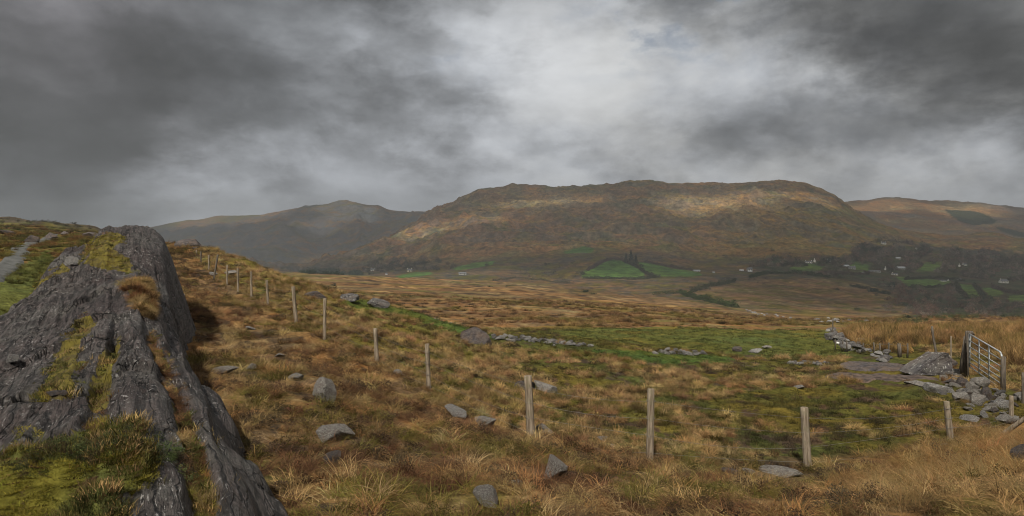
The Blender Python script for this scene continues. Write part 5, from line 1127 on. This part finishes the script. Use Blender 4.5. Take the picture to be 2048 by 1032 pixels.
A_ = np.stack([np.exp(-((pa - a) / ra) ** 2 - ((pe - e) / re_) ** 2) for a in ca for e in ce], 1)
wts = np.linalg.solve(A_.T @ A_ + .02 * np.eye(A_.shape[1]), A_.T @ (pv - BASE)).reshape(len(ca), len(ce))
def gauss(s, c, r):
    d = t.m('DIVIDE', t.m('SUBTRACT', s, c), r); return t.m('EXPONENT', t.m('MULTIPLY', t.m('MULTIPLY', d, d), -1.))
Ge = [gauss(eld, float(e), re_) for e in ce]; tot = None
for i, a in enumerate(ca):
    acc = t.m('MULTIPLY', Ge[0], float(wts[i, 0]))
    for j in range(1, len(ce)): acc = t.m('MULTIPLY_ADD', Ge[j], float(wts[i, j]), acc)
    acc = t.m('MULTIPLY', acc, gauss(azd, float(a), ra)); tot = acc if tot is None else t.m('ADD', tot, acc)
val = t.m('ADD', tot, BASE)
n_a = t.noise(bvv, 3.4, 12, .6, .12); n_b = t.noise(bvv, 9., 10, .62, .1); n_c = t.noise(bvv, 4.6, 12, .62, .2)
det = t.m('MULTIPLY', t.ramp(n_a, .34, .66, .68, 1.34), t.m('MULTIPLY', t.ramp(n_b, .32, .68, .88, 1.13), t.ramp(n_c, .45, .56, .84, 1.15))); low = t.ramp(el, .0, .10); det = t.m('MULTIPLY', t.m('MULTIPLY_ADD', t.m('SUBTRACT', det, 1.), low, 1.), 1.1)
off = t.n('ShaderNodeVectorMath', operation='ADD'); t.l(bvv, off.inputs[0]); off.inputs[1].default_value = (.02, 0, .06)
bil = t.m('SUBTRACT', t.noise(bvv, 3.9, 7, .55, .1), t.noise(off.outputs[0], 3.9, 7, .55, .1)); val = t.m('MULTIPLY', val, t.m('MAXIMUM', t.m('MULTIPLY_ADD', t.m('MULTIPLY', bil, low), -2.1, 1.), .5))
val = t.m('MAXIMUM', t.m('MULTIPLY', val, det), .04); val = t.m('DIVIDE', val, t.m('SQRT', t.m('ADD', 1., t.m('MULTIPLY', t.m('MULTIPLY', val, val), 1.1))))
# below the horizon: dark ground
val = t.m('MULTIPLY', val, t.ramp(el, -.12, -.04, .2, 1.))
warm = t.m('MULTIPLY', t.ramp(n_a, .35, .65), t.ramp(az, -.25, .25)); tintc = t.mix(warm, (.94, .985, 1.06), (.99, 1.0, 1.0)); pur = t.ramp(az, -.35, -.6); tintc = t.mix(t.m('MULTIPLY', pur, t.ramp(el, .05, .25)), tintc, (.99, .965, 1.05))
tintc = t.mix(t.ramp(el, .1, .0), tintc, (.93, .985, 1.06))
cc = t.n('ShaderNodeCombineColor'); [t.l(val, cc.inputs[k]) for k in range(3)]
cl = t.mix(1., tintc, cc.outputs[0], 'MULTIPLY'); b2 = t.n('ShaderNodeBackground'); t.l(cl, b2.inputs[0])
gap = t.m('MULTIPLY', t.m('ADD', gauss(azd, .215, .10), t.m('ADD', t.m('MULTIPLY', gauss(azd, -.05, .05), gauss(eld, .27, .05)), 0.)), t.ramp(n_b, .5, .66)); gap = t.m('MULTIPLY', gap, t.ramp(el, .22, .33))
ms_ = t.n('ShaderNodeMixShader'); t.l(t.m('MULTIPLY', gap, .8), ms_.inputs[0]); t.l(b2.outputs[0], ms_.inputs[1]); t.l(b1.outputs[0], ms_.inputs[2]); t.l(ms_.outputs[0], out.inputs[0])

def haze(dens):
    b = MB(); b.box(-5400, 6500, -70, 5900, -420, 410); me = b.mesh('haze'); m = bpy.data.materials.new('haze_air'); m.use_nodes = True; nt = m.node_tree; nt.nodes.clear()
    o_ = nt.nodes.new('ShaderNodeOutputMaterial'); v = nt.nodes.new('ShaderNodeVolumePrincipled'); v.inputs['Density'].default_value = dens; v.inputs['Color'].default_value = (.84, .92, 1, 1); v.inputs['Anisotropy'].default_value = .0
    nt.links.new(v.outputs[0], o_.inputs['Volume']); return link('haze', me, m, kind='stuff', label='thin grey rain haze filling the valley air')
if HAZE: haze(HAZE)
S.cycles.volume_bounces = 0; S.cycles.max_bounces = 5; S.cycles.diffuse_bounces = 2; S.cycles.transmission_bounces = 2; S.cycles.transparent_max_bounces = 8
S.cycles.use_denoising = True; S.cycles.filter_width = 1.0
S.view_settings.view_transform = 'Standard'; S.view_settings.look = 'None'; S.view_settings.exposure = 0; S.view_settings.gamma = 1
print('built in %.1f s' % (time.time() - T0))
